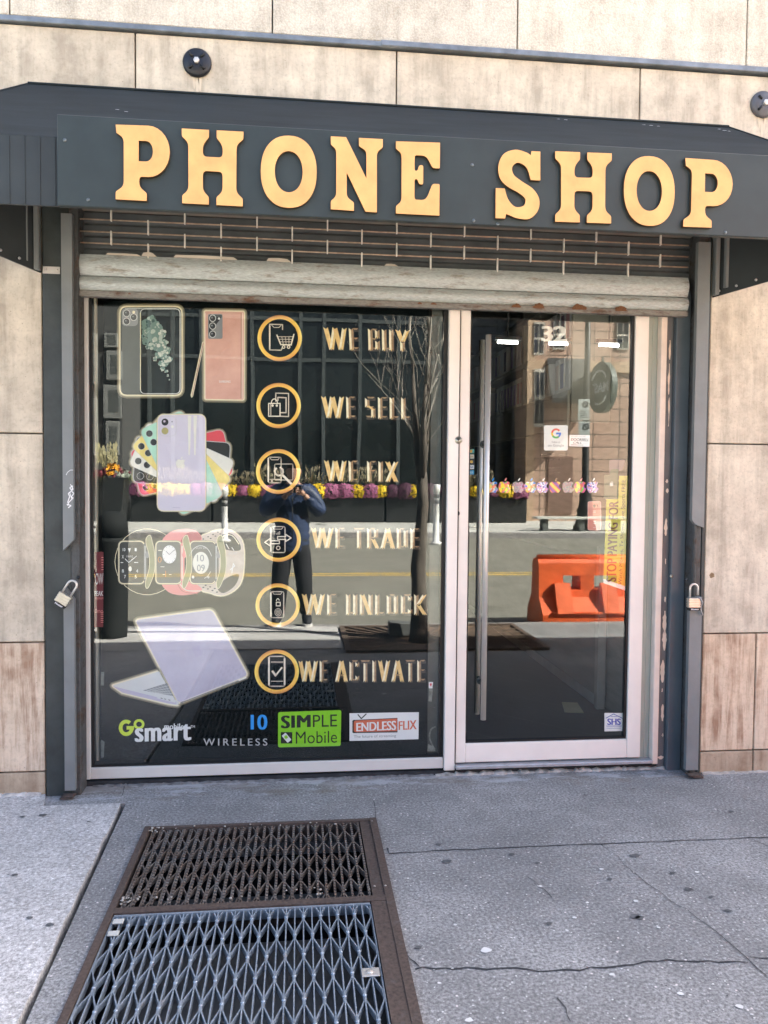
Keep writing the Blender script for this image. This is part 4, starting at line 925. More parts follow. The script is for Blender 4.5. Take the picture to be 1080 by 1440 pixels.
# fan of phones
d = Decal(); M_ = [HALO, RED, BLK, CRM, YEL, MINT, LILAC, LENS, LGRY, OLIVE, WHT, HALO1, HALO2, LILD]
C_ = (255.3, 650.5)
for i, (ang, mi) in enumerate(((103, 1), (86, 2), (66, 3), (46, 4), (26, 5), (0, 6))):
    a = -math.radians(ang); o = rot_pts(rrect(222, 583.5, 288.5, 718, 9), C_, a); la = 2 + i * 1.7
    if mi != 6: d.halo(offset_poly(o, .5), 12, 1.9, 1.2); d.halo(o, 11, 1.0, 1.4)
    else: d.halo(o, 0, 1.0, la); d.halo(offset_poly(o, 1), 11, .8, la)
    d.pg(o, mi, la + .2)
    if mi == 2: d.halo(offset_poly(o, -1.2), 8, .5, la + .4)
    if mi != 6: d.halo(offset_poly(o, -.6), 8 if mi != 1 else 13, .45, la + .4)
    if mi != 6:
        for q in ((232.5, 594), (232.5, 607.5)): p = rot_pts([q], C_, a)[0]; d.ell(p[0], p[1], 5, 5, 8, la + .5, 18); d.ell(p[0], p[1], 4.5, 4.5, 7, la + .7, 18)
la = 12
d.halo(rrect(224.5, 585.5, 247.5, 613, 7), 8, .5, la + .4); d.ell(232, 593.5, 4.9, 5, 7, la + .6); d.ell(231.2, 592.5, 1.6, 1.6, 13, la + .8); d.ell(232, 606, 5.3, 5.4, 8, la + .6); d.ell(232, 606, 4.6, 4.7, 9, la + .8); d.ell(242, 593, .8, .8, 7, la + .6); d.ell(242.5, 600, 2, 2, 3, la + .6)
apple(d, 254, 651, 13, 3, la + .6, .05); d.line([(243, 713.5), (253, 714)], .9, 13, la + .6)
for xs in (264, 272): d.pg([(xs, 584.5), (xs + 5, 584.5), (xs + 3, 640), (xs + 1, 640)], 3, la + .3)
deco(d, 'phone_picture', M_, 'picture of a fan of red, yellow, mint and lilac phones on the window', 'window decal')

# three watches
d = Decal(); STEELC = paint('print_watch_grey', (.10, .105, .105)); SAND = mat('print_sand', (.55, .46, .38), .7, c2=(.66, .58, .5), vs=20)
M_ = [HALO, STEELC, PNK, SAND, WHT, CRM, LENS, paint('print_pale_yellow', (.28, .28, .15)), GRY, paint('print_orange', (.75, .32, .08)), HALO1, paint('print_coral_dark', (.45, .10, .11)), LGRY]
def dotted(poly, k, la): d.halo(poly, 0, 1.1, la); d.halo(offset_poly(poly, 1.1), 10, .8, la)
def ell_pts(cx, cy, rx, ry, n=30): return [(cx + rx * math.cos(2 * PI * k / n), cy + ry * math.sin(2 * PI * k / n)) for k in range(n)]
d.halo(ell_pts(207, 790, 45, 46), 0, .8, 1.2)
strap = lambda x0, x1, up: None
# red band, then white sport band
d.pg(smooth_pts([(230, 763), (238, 749), (256, 744), (275, 746), (284, 757), (276, 765)], 4), 2, 2); d.pg(smooth_pts([(254, 763), (263, 750), (276, 748), (283, 757), (274, 764)], 4), 11, 2.2)
d.pg(smooth_pts([(228, 820), (236, 832), (252, 837), (274, 835), (284, 828), (268, 818), (252, 819)], 4), 2, 2); d.line(smooth_pts([(252, 820), (262, 830), (282, 831)], 5, False), 1.2, 5, 2.4); d.line(smooth_pts([(250, 822), (258, 832), (278, 835)], 5, False), .8, 11, 2.4)
o = smooth_pts([(280, 762), (293, 750), (312, 745), (330, 749), (342, 766), (342, 806), (334, 826), (315, 837), (297, 834), (278, 822)], 4); dotted(o, 0, 1.3); d.pg(o, 3, 1.6)
d.pg(smooth_pts([(306, 764), (312, 752), (326, 751), (337, 764), (337, 774), (318, 773)], 4), 6, 1.9); d.pg(smooth_pts([(306, 826), (320, 812), (336, 808), (330, 824), (314, 834)], 4), 6, 1.9)
d.line(smooth_pts([(308, 766), (314, 754), (326, 753), (336, 765)], 5, False), 1.3, 0, 2.1); d.line([(318, 765), (322, 772)], 1, 4, 2.1); d.line([(326, 770), (329, 774)], 1, 4, 2.1)
for k in range(8): d.ell(286 + k * 3.4, 758 - (k * 1.6) + (k % 2) * 4, 1.5, .9, 6, 2, 8); d.ell(286 + k * 3.2, 826 + k * 1.1 - (k % 2) * 4, 1.6, .9, 6, 2, 8)
d.line([(324, 801), (330, 796), (328, 792), (326, 806)], 1.2, 4, 2.2); d.text('SPORT', q4(321, 777, 334, 780), 12, 2.2)
for i, (x0, x1) in enumerate(((168, 202), (220, 254), (268, 302))):
    o = rrect(x0, 762, x1, 820, 6); d.halo(o, 0, 1.2, 3); d.halo(offset_poly(o, 1.2), 10, .9, 3); d.pg(o, 6 if i == 0 else 1, 3.2)
    d.pg(rrect(x1 - .5, 764, x1 + 5.5, 818, 4), 1 if i != 1 else 2, 3.1); d.line([(x1 + 2, 768), (x1 + 2, 814)], 1.6, 12 if i != 1 else 5, 3.3); d.ell(x1 + 5, 780, 3, 5, 2 if i == 1 else 8, 3.4)
    s = smooth_pts([(x1 + 4, 757), (x1 + 9, 753), (x1 + 12, 763), (x1 + 15, 778), (x1 + 15, 803), (x1 + 8, 823), (x1 + 4, 827), (x1 + 3, 818), (x1 + 8, 800), (x1 + 8, 780), (x1 + 4, 766)], 3); d.pg(s, 7, 3.6); d.halo(s, 0, .8, 3.6)
for t, x, y in (('10', 174, 773), ('1', 190, 773), ('X', 172, 783), ('8', 172, 803), ('4', 192, 803), ('7', 175, 811), ('5', 190, 811)): d.text(t, q4(x - (1.4 if len(t) > 1 else .6), y - 2.4, x + 2.2, y + 2.2), 4, 3.6, .01)
d.pg([(180, 771), (184, 771), (182, 777)], 4, 3.6); d.line([(176, 786), (181, 791), (192, 782)], .9, 4, 3.6); d.text('PARIS', q4(178, 781, 187, 784), 12, 3.6); d.ell(183, 800, 2.4, 3.6, 5, 3.6); d.line([(189, 791), (194, 791)], 1, 4, 3.6); d.line([(170, 791), (173, 791)], 1, 4, 3.6)
d.ell(238.2, 779.5, 9.8, 12.8, 4, 3.6)
for k in range(12): a = k * PI / 6; d.line([(238.2 + 8 * math.cos(a), 779.5 + 10.6 * math.sin(a)), (238.2 + 9.1 * math.cos(a), 779.5 + 12 * math.sin(a))], .6, 8, 3.8)
d.line([(238, 780), (233.5, 775)], 1, 8, 3.9); d.line([(238, 780), (245.5, 773)], .9, 8, 3.9); d.arc(224.5, 787, 2.6, 4, .9, 9, 3.6); d.line([(223, 774), (227, 774)], 1.3, 5, 3.6); d.line([(233, 803), (233, 811)], .8, 9, 3.6); d.line([(229, 808), (232, 808)], .8, 4, 3.6); d.line([(238, 808), (241, 808)], .8, 4, 3.6); d.line([(226, 797), (231, 797)], .8, 5, 3.6)
d.ell(282.5, 791.5, 11.3, 15.5, 5, 3.6); d.text('10', q4(277, 780, 287, 789.5), 8, 3.8, .015); d.text('09', q4(277, 794, 288, 803.5), 8, 3.8, .015)
d.arc(282, 791, 17, 24, .7, 4, 3.6, PI * 1.12, PI * 1.88, 14); d.arc(282, 791, 17, 24, .7, 4, 3.6, PI * .18, PI * .4, 6); d.ell(271.5, 811.5, 1.8, 2.2, 4, 3.6); d.ell(293, 811.5, 1.6, 2, 12, 3.6); d.text('NOV 09', q4(274, 769, 290, 772), 12, 3.7)
deco(d, 'watch_picture', M_, 'picture of three square smart watches with grey, coral and sand bands on the window', 'window decal')

# laptop
d = Decal(); M_ = [HALO, LILAC, LILD, WHT, SILV, GRY, LENS, HALO1, HALO2, mat('print_laptop_lid', (.44, .40, .52), .6, c2=(.60, .57, .66), vs=3, t=(.25, .75))]
lid = rpoly([(190, 872, 6), (298, 857.5, 6), (348.5, 950, 6), (251, 988.5, 5)]); base = rpoly([(158, 964, 2), (223.5, 944), (246, 984), (252, 988), (250, 991.5, 2), (238, 990), (172, 974)]); keys = [(201, 971), (235, 960.5), (244, 979), (222, 975)]
for P in (lid, base): d.halo(P, 0, 1.6, 1.5); d.halo(offset_poly(P, 1.6), 7, 1.2, 1.5); d.halo(offset_poly(P, 2.8), 8, 1.8, 1.5)
d.pg(base, 4, 2); d.pg([(158.5, 965), (248, 987), (248, 990.5), (236, 989), (172, 974)], 2, 2.3); d.pg([(221, 979.5), (246, 986), (247, 988.5), (221, 982)], 4, 2.5)
for x in (226, 231, 237): d.line([(x, 981.6 + (x - 226) * .22), (x + 2.4, 982.3 + (x - 226) * .22)], .9, 6, 2.7)
d.pg(keys, 5, 2.5)
for k in range(1, 5):
    t = k / 5; a = (201 + 34 * 0 + (222 - 201) * t, 971 + 4 * t); b = (235 + 9 * t, 960.5 + 18.5 * t); d.line([a, b], .5, 4, 2.7)
for k in range(1, 8):
    t = k / 8; d.line([(201 + 34 * t, 971 - 10.5 * t), (222 + 22 * t, 975 + 4 * t)], .4, 4, 2.7)
d.pg(lid, 9, 3.2); d.halo(offset_poly(lid, -.9), 1, .8, 3.5); d.line([(302, 884), (316, 890), (312, 900)], .0, 1, 3.6)
apple(d, 277, 914, 16, 2, 3.7, -.35, None, .8); d.line([(254, 988.5), (340, 955.5)], 1.4, 5, 3.8); d.line([(336, 957), (346, 953)], 1.4, 3, 3.9)
deco(d, 'laptop_picture', M_, 'picture of an open lilac laptop seen from behind at the lower left of the window', 'window decal')

# carrier logos along the bottom
d = Decal()
d.arc(177.5, 1023.5, 10.5, 11.5, 5.2, 0, 2, PI * .02, PI * 1.72, 30); d.pg([(178, 1021), (188.5, 1021), (188.5, 1026), (178, 1026)], 0, 2.3); d.arc(195.5, 1018.5, 7.6, 7.2, 3.6, 0, 2.1)
d.text('smart', [(189.5, 1021), (269, 1018), (269, 1041), (189.5, 1043.5)], 1, 2.6, .045, 0, 1.08); d.text('mobile', q4(231, 1017.5, 258.5, 1025.5), 1, 2.6, .03, 0, 1.05); d.text('TM', q4(268, 1020, 274, 1023.5), 1, 2.6)
deco(d, 'carrier_logo', [LIME, WHT], 'lime and white Go smart mobile logo at the bottom left of the window', 'window decal')
d = Decal(); d.text('10', q4(352.5, 1005, 376, 1026), 0, 2, .03); d.text('WIRELESS', [(286, 1038.5), (376, 1038.5), (376, 1048.5), (286, 1048.5)], 1, 2, .01, 0, 1.45)
deco(d, 'carrier_logo', [SKYB, LGRY], 'blue 10 over grey WIRELESS lettering at the bottom of the window', 'window decal')
d = Decal(); d.pg(rpoly([(391, 1001.5, 3), (480, 998.5, 3), (479, 1049, 3), (391, 1051, 3)]), 0, 2); d.text('SIM', [(395, 1006.5), (437, 1005), (437, 1022.5), (395, 1024.5)], 1, 2.5, .05, 0, 1.1); d.text('PLE', [(440, 1005.5), (474, 1004.5), (474, 1021.5), (440, 1022.5)], 1, 2.5)
d.text('Mobile', [(416, 1029), (474, 1027.5), (474, 1044.5), (416, 1046)], 1, 2.5, -.004); d.pg([(395, 1029.5), (411, 1029.5), (411, 1045.5), (395, 1045.5)], 1, 2.5)
d.pg(rot_pts(rrect(399.5, 1031, 406.5, 1044, 1), (403, 1037.5), -.7), 2, 2.8); d.pg(rot_pts(rrect(400.8, 1034, 405.2, 1038.5, .5), (403, 1037.5), -.7), 0, 3)
deco(d, 'carrier_logo', [GREEN, BLK, WHT], 'bright green SIMPLE Mobile logo panel at the bottom of the window', 'window decal')
d = Decal(); d.pg([(491.5, 1003), (589, 1001.5), (588.5, 1039.5), (491.5, 1042)], 0, 2)
d.pg(rpoly([(495.5, 1012.5, 2), (559, 1009.5), (559, 1030), (495.5, 1031, 2)]), 1, 2.4); d.pg(rpoly([(497.5, 1013.5, 3), (558.5, 1010.5), (558.5, 1028), (497.5, 1029.5, 3)]), 2, 2.6); d.line([(503.5, 1005), (508, 1010.5), (515, 1004)], 1.6, 1, 2.8)
d.text('ENDLESS', [(501, 1016.5), (557, 1013.5), (557, 1026.5), (501, 1028.5)], 0, 3, .035); d.text('FLIX', [(560.5, 1014.5), (586, 1012.5), (586, 1025.5), (560.5, 1026.5)], 2, 3, .03); d.text('The future of streaming', [(497.5, 1034), (557, 1032.5), (557, 1037.5), (497.5, 1039)], 3, 2.6)
deco(d, 'carrier_logo', [WHT, BLK, ORED, GRY], 'white panel with red ENDLESSFLIX logo at the bottom right of the window', 'window decal')

# gold rings with line icons
RING = gold_ring_mat(); ICL = paint('icon_line', (.62, .53, .43)); ICW = paint('icon_line_bright', (.82, .72, .58))
def icon(cx, cy, ry, label, draw):
    c = at(cx, cy, YB); root = thing('icon_decal', c, label, 'window decal', 'gold ring icons on the window')
    d = Decal(); d.arc(cx, cy, 31.2, ry, 5.4, 0, 2, n=64); d.build('gold_ring', RING, root)
    d = Decal(); draw(d, cx, cy); d.build('line_icon', [ICL, ICW], root)
def phone(d, x0, y0, x1, y1, w=1.4, nt=True):
    d.line(rrect(x0, y0, x1, y1, 2.5), w, 0, 2.4, True); d.line([(x0, y0 + 2), (x0, y1 - 2)], w * 1.5, 1, 2.6)
    if nt: m_ = (x0 + x1) / 2; h = (x1 - x0) * .36; d.line([(m_ - h, y0 + 1), (m_ - h * .7, y0 + 3.6), (m_ + h * .7, y0 + 3.6), (m_ + h, y0 + 1)], 1.0, 0, 2.5)
def i_buy(d, cx, cy):
    d.line([(cx + 4, cy - 12), (cx + 4, cy - 19), (cx - 14, cy - 19.5), (cx - 14, cy + 16.5), (cx + 2, cy + 17), (cx + 4, cy + 13)], 1.5, 0, 2.4); d.line([(cx - 14, cy - 17), (cx - 14, cy + 15)], 2, 1, 2.5); d.line([(cx - 11, cy - 18), (cx - 8, cy - 15), (cx - 1, cy - 15), (cx + 2, cy - 18)], 1, 0, 2.5)
    d.line([(cx - 4, cy - 4.5), (cx + 1.5, cy + 9), (cx + 16, cy + 9.5), (cx + 20, cy - 5.5)], 1.8, 1, 2.6)
    for k in range(3): d.line([(cx - 2.6 + k * 1.5, cy - 2 + k * 3.6), (cx + 18.5 - k * .8, cy - 2 + k * 3.6)], .9, 0, 2.6)
    for k in range(1, 4): d.line([(cx - 2 + k * 5, cy - 2), (cx + 1 + k * 4, cy + 8)], .9, 0, 2.6)
    d.arc(cx + 5.5, cy + 12.5, 2.5, 2.5, 1.3, 1, 2.6, n=12); d.arc(cx + 12.5, cy + 12.5, 2.5, 2.5, 1.3, 1, 2.6, n=12)
def i_sell(d, cx, cy):
    d.line([(cx - 4, cy - 6), (cx - 4, cy - 17.5), (cx + 14, cy - 17), (cx + 14, cy + 15.5), (cx + 3, cy + 15)], 1.5, 0, 2.4); d.line([(cx - 1, cy - 7), (cx - 1, cy - 11.5), (cx + 10.5, cy - 11), (cx + 10.5, cy + 10), (cx + 3, cy + 10)], 1.7, 0, 2.4)
    d.line([(cx - 14, cy - 3), (cx + 2, cy - 3), (cx + 2, cy + 15), (cx - 14, cy + 15)], 1.5, 1, 2.6, True); d.line([(cx - 11, cy - 2), (cx - 11, cy + 14)], 1.2, 0, 2.6); d.arc(cx - 6, cy - 3, 5, 7, 1.3, 1, 2.8, PI, 2 * PI, 12)
    d.ell(cx - 8.5, cy, 1.6, 1.8, 1, 2.8, 10); d.ell(cx - 2.5, cy, 1.6, 1.8, 1, 2.8, 10)
def i_fix(d, cx, cy):
    phone(d, cx - 14, cy - 20, cx + 4, cy + 16); d.line(rrect(cx - 5, cy - 10.5, cx + 20.5, cy + 12, 2), 1.2, 0, 2.3, True)
    a = [(cx + 1 + 6 * math.cos(t), cy + 0 + 6 * math.sin(t)) for t in [(-.4 * PI + k * PI * .24) for k in range(8)]]; d.line(a, 2.4, 1, 2.8); d.line([(cx + 5, cy + 4), (cx + 18, cy + 17)], 3.2, 1, 2.8); d.line([(cx - 12, cy + 11), (cx + 2, cy + 11)], 1, 0, 2.5); d.ell(cx - 9, cy + 13.4, 1.6, 1.6, 0, 2.5, 10)
def i_trade(d, cx, cy):
    phone(d, cx - 11, cy - 18.5, cx + 9, cy + 18); d.arc(cx - .5, cy + 11.5, 3.2, 3.2, 1.3, 0, 2.5, n=14)
    for k in range(4): d.line([(cx - 3 + k * 1.5, cy - 7.5), (cx - 3 + k * 1.5, cy - 9 - k * .9)], .9, 0, 2.5)
    d.line([(cx - 1.5, cy - 4.5), (cx + 10, cy - 4.5), (cx + 10, cy - 7.5), (cx + 17.5, cy - 2.5), (cx + 10, cy + 2.5), (cx + 10, cy - .5), (cx - 1.5, cy - .5)], 1.5, 1, 2.7, True)
    d.line([(cx + 1, cy + 1.5), (cx - 12, cy + 1.5), (cx - 12, cy - 1.8), (cx - 19.5, cy + 3.6), (cx - 12, cy + 8.6), (cx - 12, cy + 5.5), (cx + 1, cy + 5.5)], 1.5, 1, 2.7, True)
def i_unlock(d, cx, cy):
    phone(d, cx - 9.5, cy - 19, cx + 8.5, cy + 17.5); d.line([(cx - 2, cy - 4), (cx + 3.5, cy - 4), (cx + 3.5, cy + 1), (cx - 2, cy + 1)], 1.3, 1, 2.6, True); d.arc(cx + .2, cy - 5.5, 2.6, 4.2, 1.1, 1, 2.6, PI, 1.9 * PI, 10)
    for q in (1.6, 3.2, 5): d.arc(cx + .5, cy + 10, q, q * 1.15, .8, 0, 2.6, n=14)
def i_act(d, cx, cy):
    phone(d, cx - 11, cy - 21.5, cx + 11, cy + 20.5, 1.7, False); d.line([(cx - 8, cy - 13.5), (cx + 9, cy - 13.5)], 1.1, 0, 2.5); d.line([(cx - 8, cy + 13.5), (cx + 9, cy + 13.5)], 1.1, 0, 2.5); d.line([(cx + 11, cy - 18), (cx + 11, cy + 18)], 2.4, 1, 2.6)
    d.line([(cx - 6, cy - .5), (cx - 1.5, cy + 5.5)], 3, 1, 2.8); d.line([(cx - 1.5, cy + 5.5), (cx + 7, cy - 5.5)], 2.2, 1, 2.8)
for cx, cy, ry, w, fn in ((393.3, 475.5, 32.3, 'a phone and shopping cart', i_buy), (391.8, 570.3, 31.8, 'a phone and shopping bag', i_sell), (391.3, 663, 31.5, 'a phone and wrench', i_fix), (391.8, 759, 31, 'a phone between two arrows', i_trade), (390.5, 851, 30.6, 'a phone with a padlock', i_unlock), (389.2, 944.5, 31, 'a phone with a tick', i_act)):
    icon(cx, cy, ry, 'gold ring around %s in the window column' % w, fn)

# chiselled gold lettering
def stroke(x0, y0, x1, y1, w=.21): return (x0, y0, x1, y1, w)
Vt = lambda x, y0=1, y1=0: stroke(x, y0, x, y1)
Hz = lambda a, b, y: stroke(a, y, b, y, .14)
GLY = {'W': (1.08, [stroke(.09, 1, .32, 0), stroke(.53, 1, .32, 0), stroke(.53, 1, .77, 0), stroke(.99, 1, .77, 0)]), 'E': (.47, [Vt(.12), Hz(.2, .47, .93), Hz(.2, .45, .5), Hz(.2, .47, .07)]), 'B': (.56, [Vt(.12), Hz(.2, .45, .93), Hz(.2, .42, .5), Hz(.2, .45, .07), Vt(.45, .96, .56), Vt(.45, .46, .05)]),
       'U': (.58, [Vt(.12), Vt(.46), Hz(.2, .42, .07)]), 'Y': (.62, [stroke(.08, 1, .31, .42), stroke(.55, 1, .31, .42), Vt(.31, .45, 0)]), 'S': (.54, [Vt(.13, .95, .52), Hz(.12, .5, .93), Hz(.1, .46, .5), Hz(.05, .42, .07), Vt(.42, .5, .05), stroke(.12, .62, .45, .40, .16)]), 'L': (.46, [Vt(.12), Hz(.2, .46, .07)]), 'F': (.46, [Vt(.12), Hz(.2, .46, .93), Hz(.2, .42, .5)]),
       'I': (.25, [Vt(.12)]), 'X': (.64, [stroke(.1, 1, .54, 0), stroke(.54, 1, .1, 0)]), 'T': (.56, [Vt(.28, .92, 0), Hz(0, .56, .93)]), 'R': (.6, [Vt(.12), Hz(.2, .42, .93), Hz(.2, .42, .5), Vt(.46, .95, .52), stroke(.3, .5, .54, 0, .19)]), 'A': (.68, [stroke(.34, 1, .08, 0), stroke(.34, 1, .60, 0), Hz(.22, .5, .28)]), 'D': (.58, [Vt(.12), Vt(.46, .92, .08), Hz(.2, .42, .93), Hz(.2, .42, .07)]),
       'N': (.62, [Vt(.1), Vt(.52), stroke(.12, 1, .5, 0, .19)]), 'O': (.58, [Vt(.12, .95, .05), Vt(.46, .95, .05), Hz(.15, .42, .93), Hz(.15, .42, .07)]), 'C': (.54, [Vt(.12, .95, .05), Hz(.15, .5, .93), Hz(.15, .5, .07), Vt(.46, .92, .7), Vt(.46, .3, .08)]), 'K': (.62, [Vt(.12), stroke(.52, 1, .2, .5, .19), stroke(.22, .5, .54, 0, .19)]), 'V': (.66, [stroke(.09, 1, .33, 0), stroke(.57, 1, .33, 0)])}
def gold_words(txt, quad, label):
    d = Decal(); TL, TR, BR, BL = map(V, quad); adv = []; x = 0
    for ch in txt:
        if ch == ' ': x += .34; continue
        adv.append((ch, x)); x += GLY[ch][0] + .10
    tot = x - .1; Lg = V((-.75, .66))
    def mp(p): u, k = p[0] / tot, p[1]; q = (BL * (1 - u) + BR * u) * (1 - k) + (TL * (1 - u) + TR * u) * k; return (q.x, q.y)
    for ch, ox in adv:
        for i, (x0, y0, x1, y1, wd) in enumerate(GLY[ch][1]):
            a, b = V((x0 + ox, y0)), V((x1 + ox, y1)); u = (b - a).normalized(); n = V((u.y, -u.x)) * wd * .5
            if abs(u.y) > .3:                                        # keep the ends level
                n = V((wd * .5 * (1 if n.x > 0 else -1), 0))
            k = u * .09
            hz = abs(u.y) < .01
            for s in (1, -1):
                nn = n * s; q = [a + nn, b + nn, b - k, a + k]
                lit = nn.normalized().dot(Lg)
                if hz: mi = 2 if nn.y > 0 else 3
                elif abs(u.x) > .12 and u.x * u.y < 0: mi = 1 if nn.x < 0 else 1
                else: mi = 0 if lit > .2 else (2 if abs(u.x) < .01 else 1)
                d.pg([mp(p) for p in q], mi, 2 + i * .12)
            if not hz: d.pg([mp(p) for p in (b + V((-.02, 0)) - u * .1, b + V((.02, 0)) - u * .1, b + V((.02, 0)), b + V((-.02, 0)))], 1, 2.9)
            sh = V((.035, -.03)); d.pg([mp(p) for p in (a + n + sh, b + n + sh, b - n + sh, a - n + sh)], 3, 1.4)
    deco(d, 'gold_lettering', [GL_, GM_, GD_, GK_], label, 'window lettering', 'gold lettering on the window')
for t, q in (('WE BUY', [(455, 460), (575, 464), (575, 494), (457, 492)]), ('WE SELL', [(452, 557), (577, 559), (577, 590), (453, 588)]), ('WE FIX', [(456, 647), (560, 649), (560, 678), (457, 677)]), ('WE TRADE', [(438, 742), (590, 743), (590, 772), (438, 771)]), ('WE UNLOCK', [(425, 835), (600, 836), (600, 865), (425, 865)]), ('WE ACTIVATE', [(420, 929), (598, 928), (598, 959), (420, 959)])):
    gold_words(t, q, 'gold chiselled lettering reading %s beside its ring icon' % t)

# scraps at the window edges
d = Decal(); d.pg([(133, 776), (145.5, 776), (145, 882), (132.5, 882)], 0, 1.2); d.text('OW', q4(134, 806, 145, 822), 1, 1.6, -.005); d.text('PEAK', q4(133, 831, 145, 838), 1, 1.6, .015); d.text('PREMIUM', q4(134, 840, 145, 843), 2, 1.6); d.text('0mo', q4(133.5, 856, 145, 862), 2, 1.6)
for k in range(6): d.line([(143, 784 + k * 3.4), (145, 784 + k * 3.4)], 1.2, 2, 1.6); d.line([(142, 862 + k * 2.6), (145, 862 + k * 2.6)], .9, 2, 1.6)
deco(d, 'burgundy_poster', [paint('burgundy', (.16, .025, .035)), WHT, PNK], 'narrow burgundy poster strip at the left edge of the window', 'poster')
d = Decal(); d.pg([(142, 945), (146.5, 945), (146, 964), (142, 964)], 0, 1.2); d.pg([(142, 1040), (147, 1043), (146, 1065), (142, 1066)], 0, 1.2); deco(d, 'tape_strip', [mat('clear_tape', (.12, .14, .13), .4, var=.5, vs=40)], 'bits of clear tape at the left edge of the window', 'tape')
d = Decal(); d.pg([(603, 959), (609, 959), (608, 968), (603, 968)], 1, 1.2); d.pg([(603.5, 968), (609, 966), (607, 987), (602.5, 986)], 0, 1.1); d.pg([(604, 962), (606, 960.5), (607.5, 962), (606, 966)], 2, 1.5); d.line(smooth_pts([(612, 1022), (606, 1026), (604, 1036), (607, 1046), (610, 1052)], 4, False), 2.2, 0, 1.3); d.pg([(602, 1046), (612, 1052), (612, 1056), (601, 1056)], 0, 1.2)
deco(d, 'tape_strip', [mat('grey_tape', (.22, .23, .20), .4, var=.5, vs=40), WHT, RED], 'crumpled grey tape and small red and white tag at the right edge of the window', 'tape')
m = MB(); m.box(at(604.5, 700, .15).x, at(619, 700, .15).x, .15, .152, .1, 2.42); m.build('window_reveal', mat('grey_reveal', (.09, .10, .09), .6, var=.3), BLD)

# ================================================================== STICKERS ON THE DOOR
d = Decal(); d.text('32', [(761, 458.5), (797.5, 458.5), (797.5, 480), (761, 480)], 0, 2, .05); deco(d, 'door_number', [paint('frosted_vinyl', (.68, .68, .63))], 'white house number 32 at the top of the glass door', 'number')
d = Decal(); d.pg(rrect(765, 598, 798.5, 633.5, 2.5), 0, 2)
for a0, a1, mi in ((-.28, -.75, 1), (-.75, -1.2, 2), (-1.2, -1.65, 3), (-1.65, -2.0, 4)): pass
for a0, a1, mi in ((PI * 1.05, PI * 1.80, 1), (PI * .80, PI * 1.05, 2), (PI * .28, PI * .80, 3), (0, PI * .28, 4)): d.arc(782, 609.5, 7, 7.2, 2.7, mi, 2.5, a0, a1, 12)
d.pg([(782, 608.2), (789, 608.2), (789, 611), (782, 611)], 4, 2.7)
d.text('Follow us', q4(776, 620.2, 787.5, 623), 5, 2.5, .005); d.text('on Google', q4(770.5, 624.5, 793, 629), 5, 2.5)
deco(d, 'square_sticker', [paint('sticker_white', (.74, .75, .72)), paint('g_red', (.70, .07, .05)), paint('g_yellow', (.80, .50, .03)), paint('g_green', (.06, .40, .10)), paint('g_blue', (.05, .18, .62)), GRY], 'white square sticker with a four-colour letter G on the door glass', 'sticker')
d = Decal(); d.pg([(801, 611.5), (829.5, 612), (829, 628.5), (800.5, 627.5)], 0, 2); d.text('WELCOME CUSTOMERS', q4(803, 613, 824, 614.4), 2, 2.5); d.text('DOORBELL', [(802.5, 616), (828, 616.6), (828, 620.5), (802.5, 619.8)], 1, 2.5, .02, .3); d.text('CALL', q4(806, 621, 818, 624), 1, 2.5, .02, .3); d.line([(803, 625.5), (820, 626)], 1, 2, 2.5)
deco(d, 'handwritten_card', [paint('card_pinkish', (.74, .69, .69)), BLK, GRY], 'small white card with handwriting beside the square sticker on the door', 'sticker')
d = Decal()
for t, x0, x1, y in (('MONDAY - FRIDAY', 761, 799, 639.5), ('11 AM - 6 PM', 768, 795, 646), ('SATURDAY', 770, 790, 658.5), ('CLOSED', 773, 788, 664.5)): d.text(t, q4(x0, y - 1.1, x1, y + 1.1), 0, 2, .015, 0, 1.3)
deco(d, 'opening_hours', [BLK], 'tiny black opening hours lettering below the stickers on the door', 'lettering')
for k, (y, a, b, lab) in enumerate(((634.5, (.10, .34, .33), (.50, .12, .12), 'teal and red'), (642, (.60, .58, .50), (.45, .25, .08), 'white and brown'), (649.3, (.08, .07, .08), (.70, .22, .06), 'black with red and orange discs'), (656.8, (.62, .64, .66), (.06, .09, .30), 'white with blue letters'), (664.3, (.05, .32, .60), (.5, .65, .75), 'bright blue'))):
    d = Decal(); d.pg(rrect(656.5, y - 3, 666.8, y + 3, .8), 0, 2)
    if k == 2: d.ell(660, y, 2, 2.2, 1, 2.4, 12); d.ell(663.2, y, 2, 2.2, 2, 2.5, 12)
    elif k in (3, 1, 4): d.text(('', 'DISCOVER', '', 'VISA', 'AMEX')[k], q4(657.8, y - 1.4, 665.5, y + 1.4), 1, 2.4, .02)
    else: d.pg([(657.5, y - 2), (661, y - 2), (660, y + 2), (657.5, y + 2)], 1, 2.4); d.pg([(661.5, y - 2), (664.5, y - 2), (664, y + 2), (661, y + 2)], 2, 2.4)
    deco(d, 'card_sticker', [paint('card_a%d' % k, a), paint('card_b%d' % k, b), paint('card_c%d' % k, (.72, .45, .10))], 'small %s payment card sticker on the door edge' % lab, 'sticker', 'payment card stickers on the door')
pat = [cells_mat('apple_patchwork', [(.06, .22, .6), (.75, .25, .08), (.75, .6, .1), (.6, .65, .6), (.1, .45, .3), (.7, .3, .25)], 75), cells_mat('apple_bright', [(.75, .10, .25), (.80, .20, .12), (.85, .62, .05), (.25, .6, .1), (.45, .12, .55), (.75, .12, .35)], 60), cells_mat('apple_faded', [(.40, .30, .26), (.25, .30, .32), (.50, .42, .35), (.45, .2, .25), (.3, .36, .28)], 190), cells_mat('apple_violet', [(.35, .30, .75), (.80, .72, .78), (.75, .28, .45), (.12, .10, .35), (.80, .45, .30), (.55, .6, .85)], 130), None]
